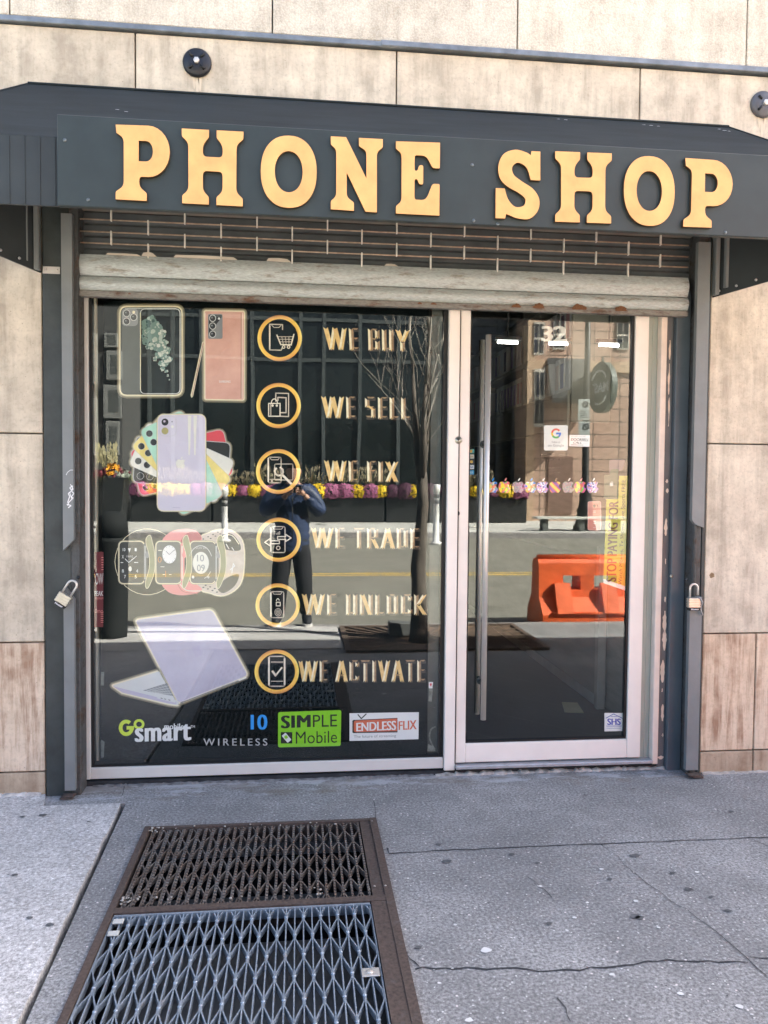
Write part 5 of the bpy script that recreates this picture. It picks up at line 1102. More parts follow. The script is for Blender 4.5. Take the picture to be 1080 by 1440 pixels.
mst, n_, l_, b_2 = nmat('apple_stripes'); wv = n_.new('ShaderNodeTexWave'); wv.inputs['Scale'].default_value = 12; wv.inputs['Distortion'].default_value = 1.2; wv.bands_direction = 'DIAGONAL'; l_.new(coords(n_, l_), wv.inputs[0])
rr_ = n_.new('ShaderNodeValToRGB'); rr_.color_ramp.interpolation = 'CONSTANT'; e_ = rr_.color_ramp.elements; e_.new(.4); e_.new(.7)
for q, (p_, c_) in zip(e_, ((0, (.25, .06, .35)), (.3, (.75, .10, .10)), (.55, (.85, .35, .05)), (.8, (.85, .62, .1)))): q.position = p_; q.color = (*c_, 1)
l_.new(wv.outputs['Fac'], rr_.inputs[0]); l_.new(rr_.outputs[0], b_2.inputs['Base Color']); pat[4] = mst
order = [(692, 0), (709.5, 1), (728.5, 2), (746, 0), (763, 3), (780.5, 4), (799, 2), (816, 1), (833.5, 3)]
nm = {0: 'blocky patchwork', 1: 'red, pink and yellow', 2: 'faded speckled', 3: 'violet and white', 4: 'diagonally striped'}; od = ['first', 'second', 'third', 'fourth', 'fifth', 'sixth', 'seventh', 'eighth', 'last']
for i, (x, k) in enumerate(order):
    d = Decal(); apple(d, x, 683.5, 16.5, 0, 2, 0, 1); deco(d, 'apple_sticker', [pat[k], [SKYB, PNK, CRM, SKYB, WHT, GD_, CRM, PNK, WHT][i]], '%s apple sticker, %s from left in the door row' % (nm[k], od[i]), 'sticker', 'row of apple stickers on the door')
# phone shaped stickers and the yellow banner behind the door
d = Decal(); o = rpoly([(850, 667.5), (857, 668), (859, 660, 2), (870, 659, 3), (869.5, 702, 2), (849.5, 702)]); d.pg(o, 0, 3); d.pg(rpoly([(856.5, 646, 5), (880, 646), (876, 660), (857, 668)]), 1, 2.6); apple(d, 860, 680.5, 5.2, 2, 3.4, 0); deco(d, 'phone_sticker', [paint('olive_phone', (.10, .13, .075)), paint('mauve_phone', (.17, .13, .13)), CRM], 'olive green phone shaped sticker at the right of the door glass', 'sticker')
d = Decal(); o = rrect(826.5, 705, 845.5, 746, 3); d.pg(o, 0, 3); d.halo(offset_poly(o, -.8), 1, .6, 3.2); d.ell(836, 711.5, 2, 2.4, 2, 3.4, 14); d.pg(rrect(839.5, 709.5, 840.8, 713.5, .5), 2, 3.4)
for y in (718.5, 720.5, 733, 736, 742): d.line([(834.5, y), (837.5, y)], .9, 1, 3.4)
deco(d, 'phone_sticker', [paint('coral_phone', (.62, .25, .19)), paint('coral_light', (.78, .50, .42)), LENS], 'coral pink phone back sticker on the door glass', 'sticker')
d = Decal(); d.pg([(854, 669), (883.5, 669), (881, 829), (848.5, 817)], 0, 1.6); d.pg([(848.5, 814), (881, 825), (881, 831), (848.5, 820)], 3, 1.8)
d.text('STOP PAYING FOR CABLE', [(852.5, 818), (857.5, 668), (869.5, 668), (867.5, 822)][0:1] + [(858, 662), (871, 662), (866.5, 818)], 1, 2.1, .035); d.text('Watch Movies, Tv Shows, Live Sports FREE', [(869.5, 822), (874.5, 675), (881, 675), (876, 823)], 2, 2.1, .005)
deco(d, 'yellow_banner', [paint('banner_yellow', (.46, .41, .045)), paint('banner_maroon', (.11, .025, .02)), BLK, CRM], 'yellow banner turned on its side along the right of the door glass', 'banner')
d = Decal(); d.pg([(850, 1002.5), (876.5, 1002.5), (876, 1028), (850, 1028.5)], 0, 2); d.text('SHS', q4(854, 1010.5, 873, 1019.5), 1, 2.5, .04); d.line([(852, 1010), (863, 1004), (875, 1010)], 1.1, 2, 2.5); d.line([(853, 1021), (874, 1021)], .8, 1, 2.5); d.line([(853, 1024), (873, 1024)], .6, 2, 2.5); d.line([(859, 1007.6), (868, 1007.6)], .6, 1, 2.5)
deco(d, 'security_sticker', [WHT, paint('deep_blue', (.03, .05, .42)), paint('mid_blue', (.10, .16, .40))], 'white sticker with blue SHS letters at the lower right of the door', 'sticker')

# ================================================================== ACROSS THE STREET (seen mirrored in the glass)
FZ = .045                                    # far pavement level
def frame_x(px, py, Y): return refl(px, py, Y).x
def street():
    # dark glazed building
    Y = -27.0; x0, x1 = frame_x(176, 600, Y), frame_x(728, 600, Y)
    B = thing('glazed_building', ((x0 + x1) / 2, Y, 0), 'dark glazed building with slim grey mullions across the street', 'building')
    m = MB(); m.box(x0, x1, Y - 9, Y - .1, 0, 12.5); m.build('wall', mat('dark_cladding', (.030, .034, .034), .6, var=.3, vs=1.5), B)
    m = MB(); m.box(x0 + .02, x1 - .02, Y - .098, Y - .05, .3, 10.4); m.build('glazing', mat('dark_glazing', (.012, .016, .016), .12, var=.4, vs=.5, spec=.5), B)
    fm = mat('grey_mullion', (.055, .066, .066), .5)
    m = MB()
    for px in (178, 210, 243, 283, 355, 422, 455, 505, 560, 618, 660, 700, 722): x = frame_x(px, 560, Y); m.box(x - .07, x + .07, Y - .05, Y + .06, 0.1, 10.4)
    for py in (448, 506, 380): z = refl(420, py, Y).z; m.box(x0, x1, Y - .05, Y + .04, z - .07, z + .07)
    m.box(x0, x1, Y - .04, Y + .1, 10.4, 10.8); m.box(x0, x1, Y - .04, Y + .03, 0, .28)
    m.build('mullions', fm, B)
    # pale older building further left
    Y = -24; xa, xb = frame_x(20, 600, Y), frame_x(172, 600, Y)
    G = thing('stone_house', ((xa + xb) / 2, Y, 0), 'pale grey building with framed windows left of the dark glazed building', 'building')
    m = MB(); m.box(xa - 4, xb, Y - 8, Y, 0, 13); m.build('wall', mat('dark_render', (.06, .062, .06), .8), G)
    pm_ = mat('pale_panel', (.15, .155, .145), .8, var=.2, vs=2); gm = mat('house_glass', (.07, .075, .07), .4)
    for (pa, pb, qa, qb) in ((147, 166, 470, 490), (150, 172, 495, 535), (146, 171, 542, 588), (149, 168, 592, 640), (100, 138, 470, 540), (100, 138, 560, 640)):
        a, b = refl(pa, qb, Y), refl(pb, qa, Y); m = MB(); m.box(a.x, b.x, Y + .002, Y + .12, a.z, b.z, bev=.02); f = m.build('window', pm_, G)
        w_, h_ = b.x - a.x, b.z - a.z; m = MB(); m.box(a.x + w_ * .3, b.x - w_ * .15, Y + .121, Y + .13, a.z + h_ * .2, b.z - h_ * .15); m.build('pane', gm, f)
    # tan tiled building on the right
    Y = -25.5; xa = frame_x(738, 600, Y); xb = xa + 16
    T = thing('tiled_building', ((xa + xb) / 2, Y, 0), 'tan tiled building across the street right of the dark glazed building', 'building')
    m = MB(); m.box(xa, xb, Y - 9, Y, 0, 13); m.build('wall', tile_mat('tan_tiles', (.47, .32, .235), (.39, .26, .19), (.10, .075, .055), 1.05, .50, .02), T)
    bg_ = mat('brown_window_glass', (.035, .035, .035), .15); fr_ = mat('pale_window_frame', (.45, .42, .36), .7)
    for pa, pb, qa, qb in ((748, 764, 455, 500), (778, 796, 450, 492), (866, 884, 452, 492), (748, 764, 520, 600)):
        p, q = refl(pa, qb, Y), refl(pb, qa, Y); m = MB(); m.box(p.x, q.x, Y + .182 if pa < 760 else Y + .002, Y + .22 if pa < 760 else Y + .06, p.z, q.z); f = m.build('window', fr_, T); y_ = Y + .2205 if pa < 760 else Y + .0605; w_ = (q.x - p.x); h_ = q.z - p.z
        for u in range(2):
            for k in range(2): m = MB(); m.box(p.x + w_ * (.08 + .47 * u), p.x + w_ * (.45 + .47 * u), y_, y_ + .01, p.z + h_ * (.06 + .48 * k), p.z + h_ * (.46 + .48 * k)); m.build('pane', bg_, f)
    m = MB(); a = frame_x(772, 600, Y); b = frame_x(806, 600, Y)
    m.box(xa + .002, xa + .35, Y, Y + .18, 0, 13); m.box(xa + .36, xb, Y + .001, Y + .12, 5.9, 6.3); m.build('trim', mat('tan_trim', (.46, .33, .22), .8), T)
    m = MB(); m.box(a, b, Y + .002, Y + .06, refl(780, 722, Y).z, refl(780, 642, Y).z); f = m.build('window', mat('brown_door', (.18, .11, .08), .6), T)
    # made-up sloped roof, dark in colour to stand for diagonal shade on the tiles
    z1, z0 = refl(800, 505, Y).z, refl(800, 570, Y).z; ca, cb = frame_x(768, 540, Y), frame_x(826, 540, Y)
    m = MB(); m.prism([(Y + .13, z1), (Y + .13, z1 - .08), (Y + .8, z0), (Y + .8, z0 + .2)], 'x', ca, cb); m.build('shade_canopy', mat('shade_canopy_dark', (.035, .035, .032), .7), T)
    # round blade sign
    Ys = Y + 1.0; c = refl(847, 545, Ys); S = thing('blade_sign', (c.x, Ys, c.z - .95), 'round pale green blade sign lettered MAST on the tan tiled building', 'sign')
    R = Matrix.Rotation(math.radians(84), 4, 'Z')
    def ro(m): 
        for v in m.bm.verts: v.co = c + R @ v.co
        return m
    m = MB(); m.lathe([(0, .12), (.93, .12), (.95, .10), (.95, -.10), (.93, -.12), (0, -.12)], (0, 0, 0), 'y', 40, smooth=False); ro(m).build('sign_disc', mat('pale_green_sign', (.12, .145, .125), .5), S)
    m = MB()
    for a0, a1 in ((PI * .18, PI * .82), (PI * 1.18, PI * 1.82)):
        P = [(.62 * math.cos(a0 + (a1 - a0) * k / 14), .135, .62 * math.sin(a0 + (a1 - a0) * k / 14)) for k in range(15)]; m.tube(P, .035, 5)
    me = text_mesh('MAST', .02); xs = [v.co.x for v in me.vertices]; ys = [v.co.y for v in me.vertices]
    for v in me.vertices: v.co = V((.70 - 1.4 * (v.co.x - min(xs)) / (max(xs) - min(xs)), .128, -.19 + .38 * (v.co.y - min(ys)) / (max(ys) - min(ys))))
    m.mesh(me); ro(m).build('sign_lettering', paint('sign_letters', (.80, .82, .78)), S, fix=False)
    m = MB(); m.box(-.04, .04, -.04, .04, .94, 1.15); ro(m).build('bracket', STEEL_D, S)
    # lamp post with parking signs
    Yl = -19.6; b = refl(822, 733, Yl); b.z = FZ; px_top = refl(832, 440, Yl)
    L = thing('street_lamp', (b.x, Yl, FZ), 'black street lamp post with flared base on the far pavement', 'street lamp')
    m = MB(); m.lathe([(.36, 0), (.36, .12), (.30, .2), (.24, .55), (.27, .6), (.20, .75), (.15, 1.35), (.17, 1.4), (.11, 1.55), (.10, 4), (.075, 7.6), (0, 7.65)], (b.x, Yl, FZ), 'z', 14); m.build('pole', mat('black_lamp_paint', (.012, .014, .014), .45), L)
    m = MB(); m.tube([(b.x, Yl, 7.4), (b.x + .2, Yl + .4, 7.9), (b.x + .3, Yl + 1.3, 8.1)], .05, 8); m.lathe([(.22, 0), (.16, .12), (0, .16)], (b.x + .3, Yl + 1.4, 7.98), 'z', 12); m.build('lamp_head', STEEL_D, L)
    for k, (y0, y1, lab) in enumerate(((561, 590, 'upper grey parking sign on the far street lamp post'), (592, 626, 'lower grey parking sign on the far street lamp post'))):
        p0, p1 = refl(814, y1, Yl + .14), refl(830, y0, Yl + .14); m = MB(); m.box(p0.x, p1.x, Yl + .115, Yl + .13, p0.z, p1.z, bev=.004)
        g = m.build('parking_sign', mat('sign_grey', (.36, .40, .38), .5), None); tag(g, lab, 'sign', 'parking signs on the far lamp post')
        m = MB(); cx, cz = (p0.x * .35 + p1.x * .65), p1.z - .16; P = [(cx + .085 * math.cos(t * PI / 9), Yl + .134, cz + .085 * math.sin(t * PI / 9)) for t in range(19)]; m.tube(P, .013, 5); m.tube([(cx - .055, Yl + .134, cz + .055), (cx + .055, Yl + .134, cz - .055)], .012, 5)
        for q in range(4): m.box(p0.x + .05, p1.x - .05 - .02 * q, Yl + .131, Yl + .134, p0.z + .08 + q * .06, p0.z + .10 + q * .06)
        m.build('symbol', BLK, g)
    # low bench, white marker posts
    a, c_ = refl(753, 731, -19.2), refl(880, 731, -19.2); m = MB(); z = .48
    m.box(a.x, c_.x, -19.5, -19.0, z - .07, z, bev=.01); bn = m.build('low_bench', mat('pale_bench', (.52, .53, .48), .7), None)
    for x in (a.x + .3, (a.x + c_.x) / 2, c_.x - .3): m = MB(); m.box(x - .08, x + .08, -19.42, -19.08, FZ, z - .071); m.build('leg', mat('bench_leg', (.10, .11, .10), .7), bn)
    tag(bn, 'long low pale bench slab on the far pavement by the lamp post', 'bench')
    wp = mat('white_post', (.62, .62, .60), .5); bk = mat('post_band', (.05, .05, .05), .5)
    for px, py, t, lab in ((316.5, 762, 684, 'white flexible marker post in the road left of the photographer'), (613, 766, 681, 'white flexible marker post in the road behind the bare tree')):
        p = reflz(px, py, -.12); p.y = max(p.y, -17.7); q = refl(px, t, p.y); p = V((q.x, p.y, -.12)); h = q.z
        m = MB(); m.lathe([(.16, -.12), (.16, -.06), (.085, -.03), (.075, h - .22), (.095, h - .2), (.095, h - .02), (.06, h), (0, h)], (p.x, p.y, 0), 'z', 12); o = m.build('marker_post', wp, None, p); tag(o, lab, 'post', 'white marker posts in the road')
        m = MB(); m.lathe([(.080, h - .52), (.080, h - .42)], (p.x, p.y, 0), 'z', 12); m.lathe([(.080, h - .36), (.080, h - .26)], (p.x, p.y, 0), 'z', 12); m.build('band', bk, o)
    # planter troughs with chrysanthemums and grasses
    Yp = -24.3; zt = refl(430, 696, Yp).z; xs = [frame_x(p, 700, Yp) for p in (186, 300, 415, 540, 650, 738)]
    tm = mat('black_trough', (.012, .014, .014), .6)
    names = ['leftmost', 'second from the left', 'middle', 'second from the right', 'rightmost']
    for k in range(5):
        m = MB(); a, b_ = xs[k] + .03, xs[k + 1] - .03
        m.box(a, b_, Yp - .45, Yp + .45, FZ, zt, bev=.03); m.box(a + .08, b_ - .08, Yp - .38, Yp + .38, zt + .001, zt + .03); m.box(a - .03, b_ + .03, Yp - .48, Yp + .48, zt - .12, zt - .02, bev=.01)
        tag(m.build('planter_trough', tm, None), '%s of the long black planter troughs across the street' % names[k], 'planter', 'planter troughs across the street')
    rnd = random.Random(9)
    def mum(col, nm):
        m = MB()
        for _ in range(420):
            t, u = rnd.uniform(0, 2 * PI), rnd.uniform(-.75, 1); rr = math.sqrt(max(0, 1 - u * u)); R = rnd.uniform(.30, .37); c = V((rr * math.cos(t) * R * 1.15, rr * math.sin(t) * R, u * R * .85)); n = c.normalized(); a = n.orthogonal().normalized(); b2 = n.cross(a); s = rnd.uniform(.03, .055); c += n * rnd.uniform(-.02, .02)
            m.face([c + (a * math.cos(k * PI * .4) + b2 * math.sin(k * PI * .4)) * s + n * rnd.uniform(-.015, .015) for k in range(5)])
        return m.build('blooms', mat('bloom_' + nm, col, .7, var=.35, vs=18), None, (0, 0, 0), fix=False)
    gm_ = mat('planter_leaf', (.055, .075, .03), .7, var=.5, vs=10)
    seq = [(200, 'p'), (213, 'y'), (226, 'y'), (240, 'y'), (254, 'y'), (264, 'y'), (278, 'p'), (294, 'p'), (311, 'p'), (327, 'y'), (343, 'p'), (358, 'y'), (374, 'p'), (392, 'p'), (410, 'y'), (428, 'p'), (446, 'y'), (464, 'p'), (484, 'p'), (502, 'y'), (519, 'p'), (534, 'y'), (551, 'r'), (567, 'r'), (580, 'y'), (600, 'r'), (625, 'p'), (645, 'r'), (666, 'y'), (692, 'p'), (708, 'y'), (727, 'p')]
    cn = {'y': 'yellow', 'p': 'mauve pink', 'r': 'dark purple'}; cc = {'y': (.72, .50, .015), 'p': (.33, .10, .20), 'r': (.09, .03, .06)}; base = {}; cnt = {}
    word = ['first', 'second', 'third', 'fourth', 'fifth', 'sixth', 'seventh', 'eighth', 'ninth', 'tenth', 'eleventh', 'twelfth', 'thirteenth', 'fourteenth', 'fifteenth', 'sixteenth']
    for px, k in seq:
        x = frame_x(px, 690, Yp); cnt[k] = cnt.get(k, -1) + 1
        if k not in base:
            o = thing('chrysanthemum', (0, 0, 0), 'x', 'flower'); bl = mum(cc[k], cn[k].replace(' ', '_')); bl.parent = o
            m = MB(); m.ball((0, 0, .0), .29, 2, 0, (1.1, 1, .8)); m.build('foliage', gm_, o); base[k] = o
        else: o = copy_tree(base[k])
        o.location = (x, Yp + .33 + rnd.uniform(-.04, .04), zt + .14); o.rotation_euler = (0, 0, rnd.uniform(0, 6)); s = rnd.uniform(.72, 1.12); o.scale = (s, s, s)
        tag(o, '%s chrysanthemum mound, %s of its colour from the left in the far troughs' % (cn[k], word[cnt[k]]), 'flower', '%s chrysanthemums in the far planter troughs' % cn[k])
    def grass():
        m = MB()
        for _ in range(46):
            a, l = rnd.uniform(0, 2 * PI), rnd.uniform(.5, 1.0); lean = rnd.uniform(.05, .42); d = V((math.cos(a), math.sin(a), 0)); p0 = d * .08; p1 = p0 + d * lean * .4 + V((0, 0, l * .6)); p2 = p0 + d * lean + V((0, 0, l)); q = V((-d.y, d.x, 0)) * .012
            m.face([p0 - q, p0 + q, p1 + q, p1 - q]); m.face([p1 - q, p1 + q, p2])
            if rnd.random() < .6:
                u = (p2 - p1).normalized()
                for s in (0, 1):
                    q2 = (q if s else d * .012) * 2.6; m.face([p2 - u * .16, p2 - u * .06 + q2, p2 + u * .06, p2 - u * .06 - q2], 1)
        return m.build('tuft', [mat('grass_blade', (.14, .14, .07), .7, var=.3), mat('grass_plume', (.40, .35, .24), .8, var=.3)], None, (0, 0, 0), fix=False)
    g0 = grass(); g0.name = 'grass_plant'; i = 0
    gp = [212, 232, 250, 268, 290, 310, 326, 345, 365, 385, 418, 440, 462, 482, 500, 520, 538, 660, 684]
    for i, px in enumerate(gp):
        o = g0 if i == 0 else g0.copy()
        if i: COL.objects.link(o)
        o.location = (frame_x(px, 680, Yp), Yp - .2, zt + .03); o.rotation_euler = (0, 0, i * 1.3); s = rnd.uniform(.8, 1.15); o.scale = (s, s, s)
        tag(o, 'plumed grass plant behind the flowers, number %s counted from the left of the far troughs' % ['one', 'two', 'three', 'four', 'five', 'six', 'seven', 'eight', 'nine', 'ten', 'eleven', 'twelve', 'thirteen', 'fourteen', 'fifteen', 'sixteen', 'seventeen', 'eighteen', 'nineteen'][i], 'plant', 'plumed grasses in the far planter troughs')
    # tall square pot with flowers at the far left
    Yq = -20.5; c = refl(157, 700, Yq); zt2 = refl(157, 672, Yq).z; m = MB(); m.prism([(c.x - .42, -0), (c.x + .42, 0)][:0] + [(c.x - .33, FZ), (c.x + .33, FZ), (c.x + .46, zt2), (c.x - .46, zt2)], 'y', Yq - .4, Yq + .4)
    P = m.build('flower_pot', tm, None); tag(P, 'tall tapered black pot of mixed flowers left of the far troughs', 'flower pot')
    m = MB()
    for _ in range(240):
        a, rr = rnd.uniform(0, 2 * PI), rnd.uniform(0, .62); q = V((c.x + rr * math.cos(a), Yq + rr * math.sin(a), zt2 + .22 - rr * rr * .5 + rnd.uniform(-.1, .1))); s = rnd.uniform(.04, .08); mi = 0 if q.x < c.x + .0 or rnd.random() < .4 else 2
        if abs(q.x - c.x - .1) < .16 and rnd.random() < .6: mi = 1; q.z += .1
        if q.z < zt2 + .05: mi = 3
        m.face([q + V((s * math.cos(k * PI * .4), rnd.uniform(-.04, .04), s * math.sin(k * PI * .4))) for k in range(5)], mi)
    for _ in range(60):
        a, l = rnd.uniform(0, 2 * PI), rnd.uniform(.5, 1.05); b_ = V((c.x - .15, Yq, zt2 + .1)); t = b_ + V((math.cos(a) * .3, math.sin(a) * .3, l)); q = V((.02, 0, 0)); m.face([b_ - q, b_ + q, t], 4); m.face([t - V((0, 0, .25)), t - V((.04, 0, .1)), t, t + V((.04, 0, -.1))], 4)
    pf = m.build('flowers', [mat('burgundy_bloom', (.16, .03, .04), .7, var=.4), mat('orange_bloom', (.72, .33, .02), .7), mat('grey_leaf', (.30, .34, .27), .7, var=.4), gm_, mat('pale_grass', (.46, .42, .24), .8, var=.3)], P, fix=False)
    # orange plastic barrier at the near kerb
    Yb = -4.62; p0, p1 = refl(752, 885, Yb), refl(905, 885, Yb); xl = p0.x; xr = xl + 1.9; zz = -.12; H = refl(780, 786, Yb).z
    om = mat('orange_plastic', (.78, .13, .03), .5, var=.22, bmp=.05, bs=60); od_ = mat('orange_recess', (.62, .09, .02), .5)
    m = MB()
    prof = [(Yb - .30, zz), (Yb - .30, zz + .16), (Yb - .15, zz + .34), (Yb - .12, H - .04), (Yb - .09, H), (Yb + .09, H), (Yb + .12, H - .04), (Yb + .15, zz + .34), (Yb + .30, zz + .16), (Yb + .30, zz)]
    def seg(a, b_): m.prism(prof, 'x', a, b_)
    h0, h1 = zz + .42, zz + .58
    seg(xl, xl + .28); seg(xr - .28, xr)
    lo = [(Yb - .30, zz), (Yb - .30, zz + .16), (Yb - .15, zz + .34), (Yb - .14, h0), (Yb + .14, h0), (Yb + .15, zz + .34), (Yb + .30, zz + .16), (Yb + .30, zz)]
    up = [(Yb - .135, h1), (Yb - .12, H - .04), (Yb - .09, H), (Yb + .09, H), (Yb + .12, H - .04), (Yb + .135, h1)]
    m.prism(lo, 'x', xl + .28, xr - .28); m.prism(up, 'x', xl + .28, xr - .28)
    for a in (xl + .48, xl + .92, xl + 1.34): m.prism([(Yb - .14, h0 + .001), (Yb - .135, h1 - .001), (Yb + .135, h1 - .001), (Yb + .14, h0 + .001)], 'x', a, a + .16)
    b = m.build('barrier', om, None); tag(b, 'orange plastic water barrier standing in the road at the near kerb', 'barrier')
    m = MB()
    for a in (xl + .16, xl + .70, xl + 1.16, xl + 1.56):
        m.prism([(Yb + .148, zz + .345), (Yb + .30, zz + .17), (Yb + .33, zz + .18), (Yb + .20, zz + .50), (Yb + .147, zz + .50)], 'x', a, a + .18)
    m.build('buttress', om, b)
    m = MB(); m.tube([(xl + .1, Yb + .30, zz + .17), (xr - .1, Yb + .30, zz + .17)], .022, 8); m.tube([(xl + .02, Yb, H), (xr - .02, Yb, H)], .05, 8); m.build('rim', om, b)
    # dark litter bin with domed lid, near kerb left
    Yd = -3.55; c = refl(158, 810, Yd); top = refl(158, 720, Yd).z; m = MB(); rr_ = abs(refl(178, 800, Yd).x - refl(134, 800, Yd).x) / 2
    m.lathe([(rr_ * .92, .004), (rr_ * .95, .06), (rr_, .9), (rr_ * 1.03, .92), (rr_ * 1.03, .96)], (c.x, Yd, 0), 'z', 24); lb = m.build('litter_bin', mat('bin_black', (.010, .012, .012), .8), None); tag(lb, 'round black litter bin with domed lid near the kerb', 'litter bin')
    m = MB(); m.lathe([(rr_ * 1.04, .961), (rr_ * .98, top - .1), (rr_ * .78, top - .03), (rr_ * .4, top), (0, top + .005)], (c.x, Yd, 0), 'z', 24); m.build('lid', mat('bin_lid', (.010, .012, .012), .85), lb)
    # tree pit and bare tree
    a, b2 = reflz(476, 879, .003), reflz(650, 907, .003); x0, x1 = a.x, 2.25; y0, y1 = KERB + .2, -2.72
    m = MB(); m.box(x0, x1, y0, y1, .0045, .012); sl_ = m.build('soil', mat('tree_pit_soil', (.17, .11, .07), .95, var=.5, vs=12, bmp=.4, bs=30), None, ((x0 + x1) / 2, (y0 + y1) / 2, 0)); struct(sl_)
    tx, ty = reflz(592, 907, .0).x, -3.15
    g = thing('tree_grate', (tx, ty, .012), 'brown iron tree grate with radiating slots round the bare tree', 'tree grate')
    m = MB(); n = 44
    for k in range(n):
        t = 2 * PI * k / n; d = V((math.cos(t), math.sin(t), 0)); q = V((-d.y, d.x, 0)) * .012
        r1 = min(abs((x1 - tx - .05) / d.x) if d.x > .01 else 9, abs((tx - x0 - .05) / d.x) if d.x < -.01 else 9, abs((y1 - ty - .04) / d.y) if d.y > .01 else 9, abs((ty - y0 - .04) / d.y) if d.y < -.01 else 9)
        c0 = V((tx, ty, .013)); P_ = [c0 + d * .24 + q, c0 + d * r1 + q * 1.6, c0 + d * r1 - q * 1.6, c0 + d * .24 - q]; m.prism([(p.x, p.y) for p in P_], 'z', .0125, .028)
    m.box(x0, x1, y0, y0 + .05, .0125, .03); m.box(x0, x1, y1 - .04, y1, .0125, .03); m.box(x0, x0 + .05, y0 + .051, y1 - .041, .0125, .03); m.box(x1 - .05, x1, y0 + .051, y1 - .041, .0125, .03); m.build('grate', mat('iron_grate', (.11, .08, .06), .8, var=.4, vs=20), g)
    m = MB(); p = reflz(569, 892, .03); m.box(p.x - .16, p.x + .10, p.y - .07, p.y + .08, .03, .16, bev=.01); tag(m.build('electric_box', mat('grey_box', (.13, .135, .13), .6), None), 'small grey electrical box lying by the foot of the bare tree', 'box')
    tree = thing('bare_tree', (tx, ty, 0), 'bare street tree with a forked trunk in the tree pit', 'tree')
    bark = mat('bark', (.13, .11, .09), .9, var=.5, vs=14, bmp=.6, bs=40, stretch=(1, 1, .25)); twig = mat('pale_twig', (.36, .33, .28), .85, var=.3, vs=10)
    m = MB(); m.tube([(tx + .02, ty, .0), (tx, ty, .12), (tx - .005, ty, .35), (tx - .015, ty, .7), (tx + .005, ty, 1.0), (tx + .02, ty, 1.3), (tx, ty, 1.6)], [.125, .085, .068, .064, .058, .054, .046], 14)
    for v in m.bm.verts: a_ = math.atan2(v.co.y - ty, v.co.x - tx); k_ = .007 * math.sin(a_ * 9 + v.co.z * 7) + .004 * math.sin(v.co.z * 43 + a_ * 3); v.co.x += k_ * math.cos(a_); v.co.y += k_ * math.sin(a_)
    rt = random.Random(41)
    ends = []
    for dx, dy, h in ((-.075, .05, 2.6), (.07, -.06, 2.9), (.01, .12, 2.4)):
        P_ = [V((tx, ty, 1.5)), V((tx + dx * .7, ty + dy * .6, 1.9)), V((tx + dx * 1.3, ty + dy * 1.3, h))]; m.tube(P_, [.042, .032, .012], 9); ends.append(P_)
    m.build('trunk', bark, tree)
    m = MB()
    def br(p, d, l, r_, dep):
        pts = [p]; q = p.copy(); dd = d.copy()
        for k in range(4):
            dd = (dd + V((rt.uniform(-.22, .22), rt.uniform(-.22, .22), rt.uniform(-.02, .2)))).normalized(); q = q + dd * l / 4; pts.append(q.copy())
        m.tube(pts, [r_ * (1 - .17 * k) for k in range(5)], 6 if dep < 2 else 4)
        if dep >= 4: return
        for k in range(3 if dep < 2 else 2):
            i = rt.choice((2, 3, 4)); s = V((rt.uniform(-1, 1), rt.uniform(-1, 1), rt.uniform(.1, .9))).normalized()
            br(pts[i], (dd * .9 + s * .9).normalized(), l * rt.uniform(.6, .8), r_ * .55, dep + 1)
    for P_ in ends: br(P_[2], (P_[2] - P_[1]).normalized(), 1.1, .018, 0); br(P_[1], (P_[2] - P_[1] + V((rt.uniform(-.6, .6), rt.uniform(-.5, .5), .2))).normalized(), .8, .014, 1)
    for k in range(9): br(V((tx, ty, rt.uniform(1.65, 2.2))), V((-.38 if k < 5 else .4, rt.uniform(-.3, .3), rt.uniform(.5, 1.1))).normalized(), rt.uniform(.45, .85), .009, 2)
    m.build('branches', twig, tree, fix=False)
street()

# ================================================================== THE PHOTOGRAPHER
def skin_mesh(chains, sub=2, root=0):
    """chains: list of polylines [(point, radius), ...]; coincident points are shared"""
    vs, es, rad, key = [], [], [], {}
    for ch in chains:
        prev = None
        for p, r in ch:
            k = tuple(round(c, 4) for c in p)
            if k not in key: key[k] = len(vs); vs.append(p); rad.append(r)
            i = key[k]
            if prev is not None: es.append((prev, i))
            prev = i
    me = bpy.data.meshes.new('tmp'); me.from_pydata(vs, es, []); o = bpy.data.objects.new('tmp', me); COL.objects.link(o)
    md = o.modifiers.new('s', 'SKIN'); md.use_smooth_shade = True
    for i, r in enumerate(rad):
        sv = me.skin_vertices[0].data[i]; sv.radius = (r, r) if not hasattr(r, '__len__') else r
        sv.use_root = (i == root)
    sb = o.modifiers.new('b', 'SUBSURF'); sb.levels = sub; sb.render_levels = sub
    dg = bpy.context.evaluated_depsgraph_get(); dg.update(); out = bpy.data.meshes.new_from_object(o.evaluated_get(dg))
    bpy.data.objects.remove(o); bpy.data.meshes.remove(me); return out
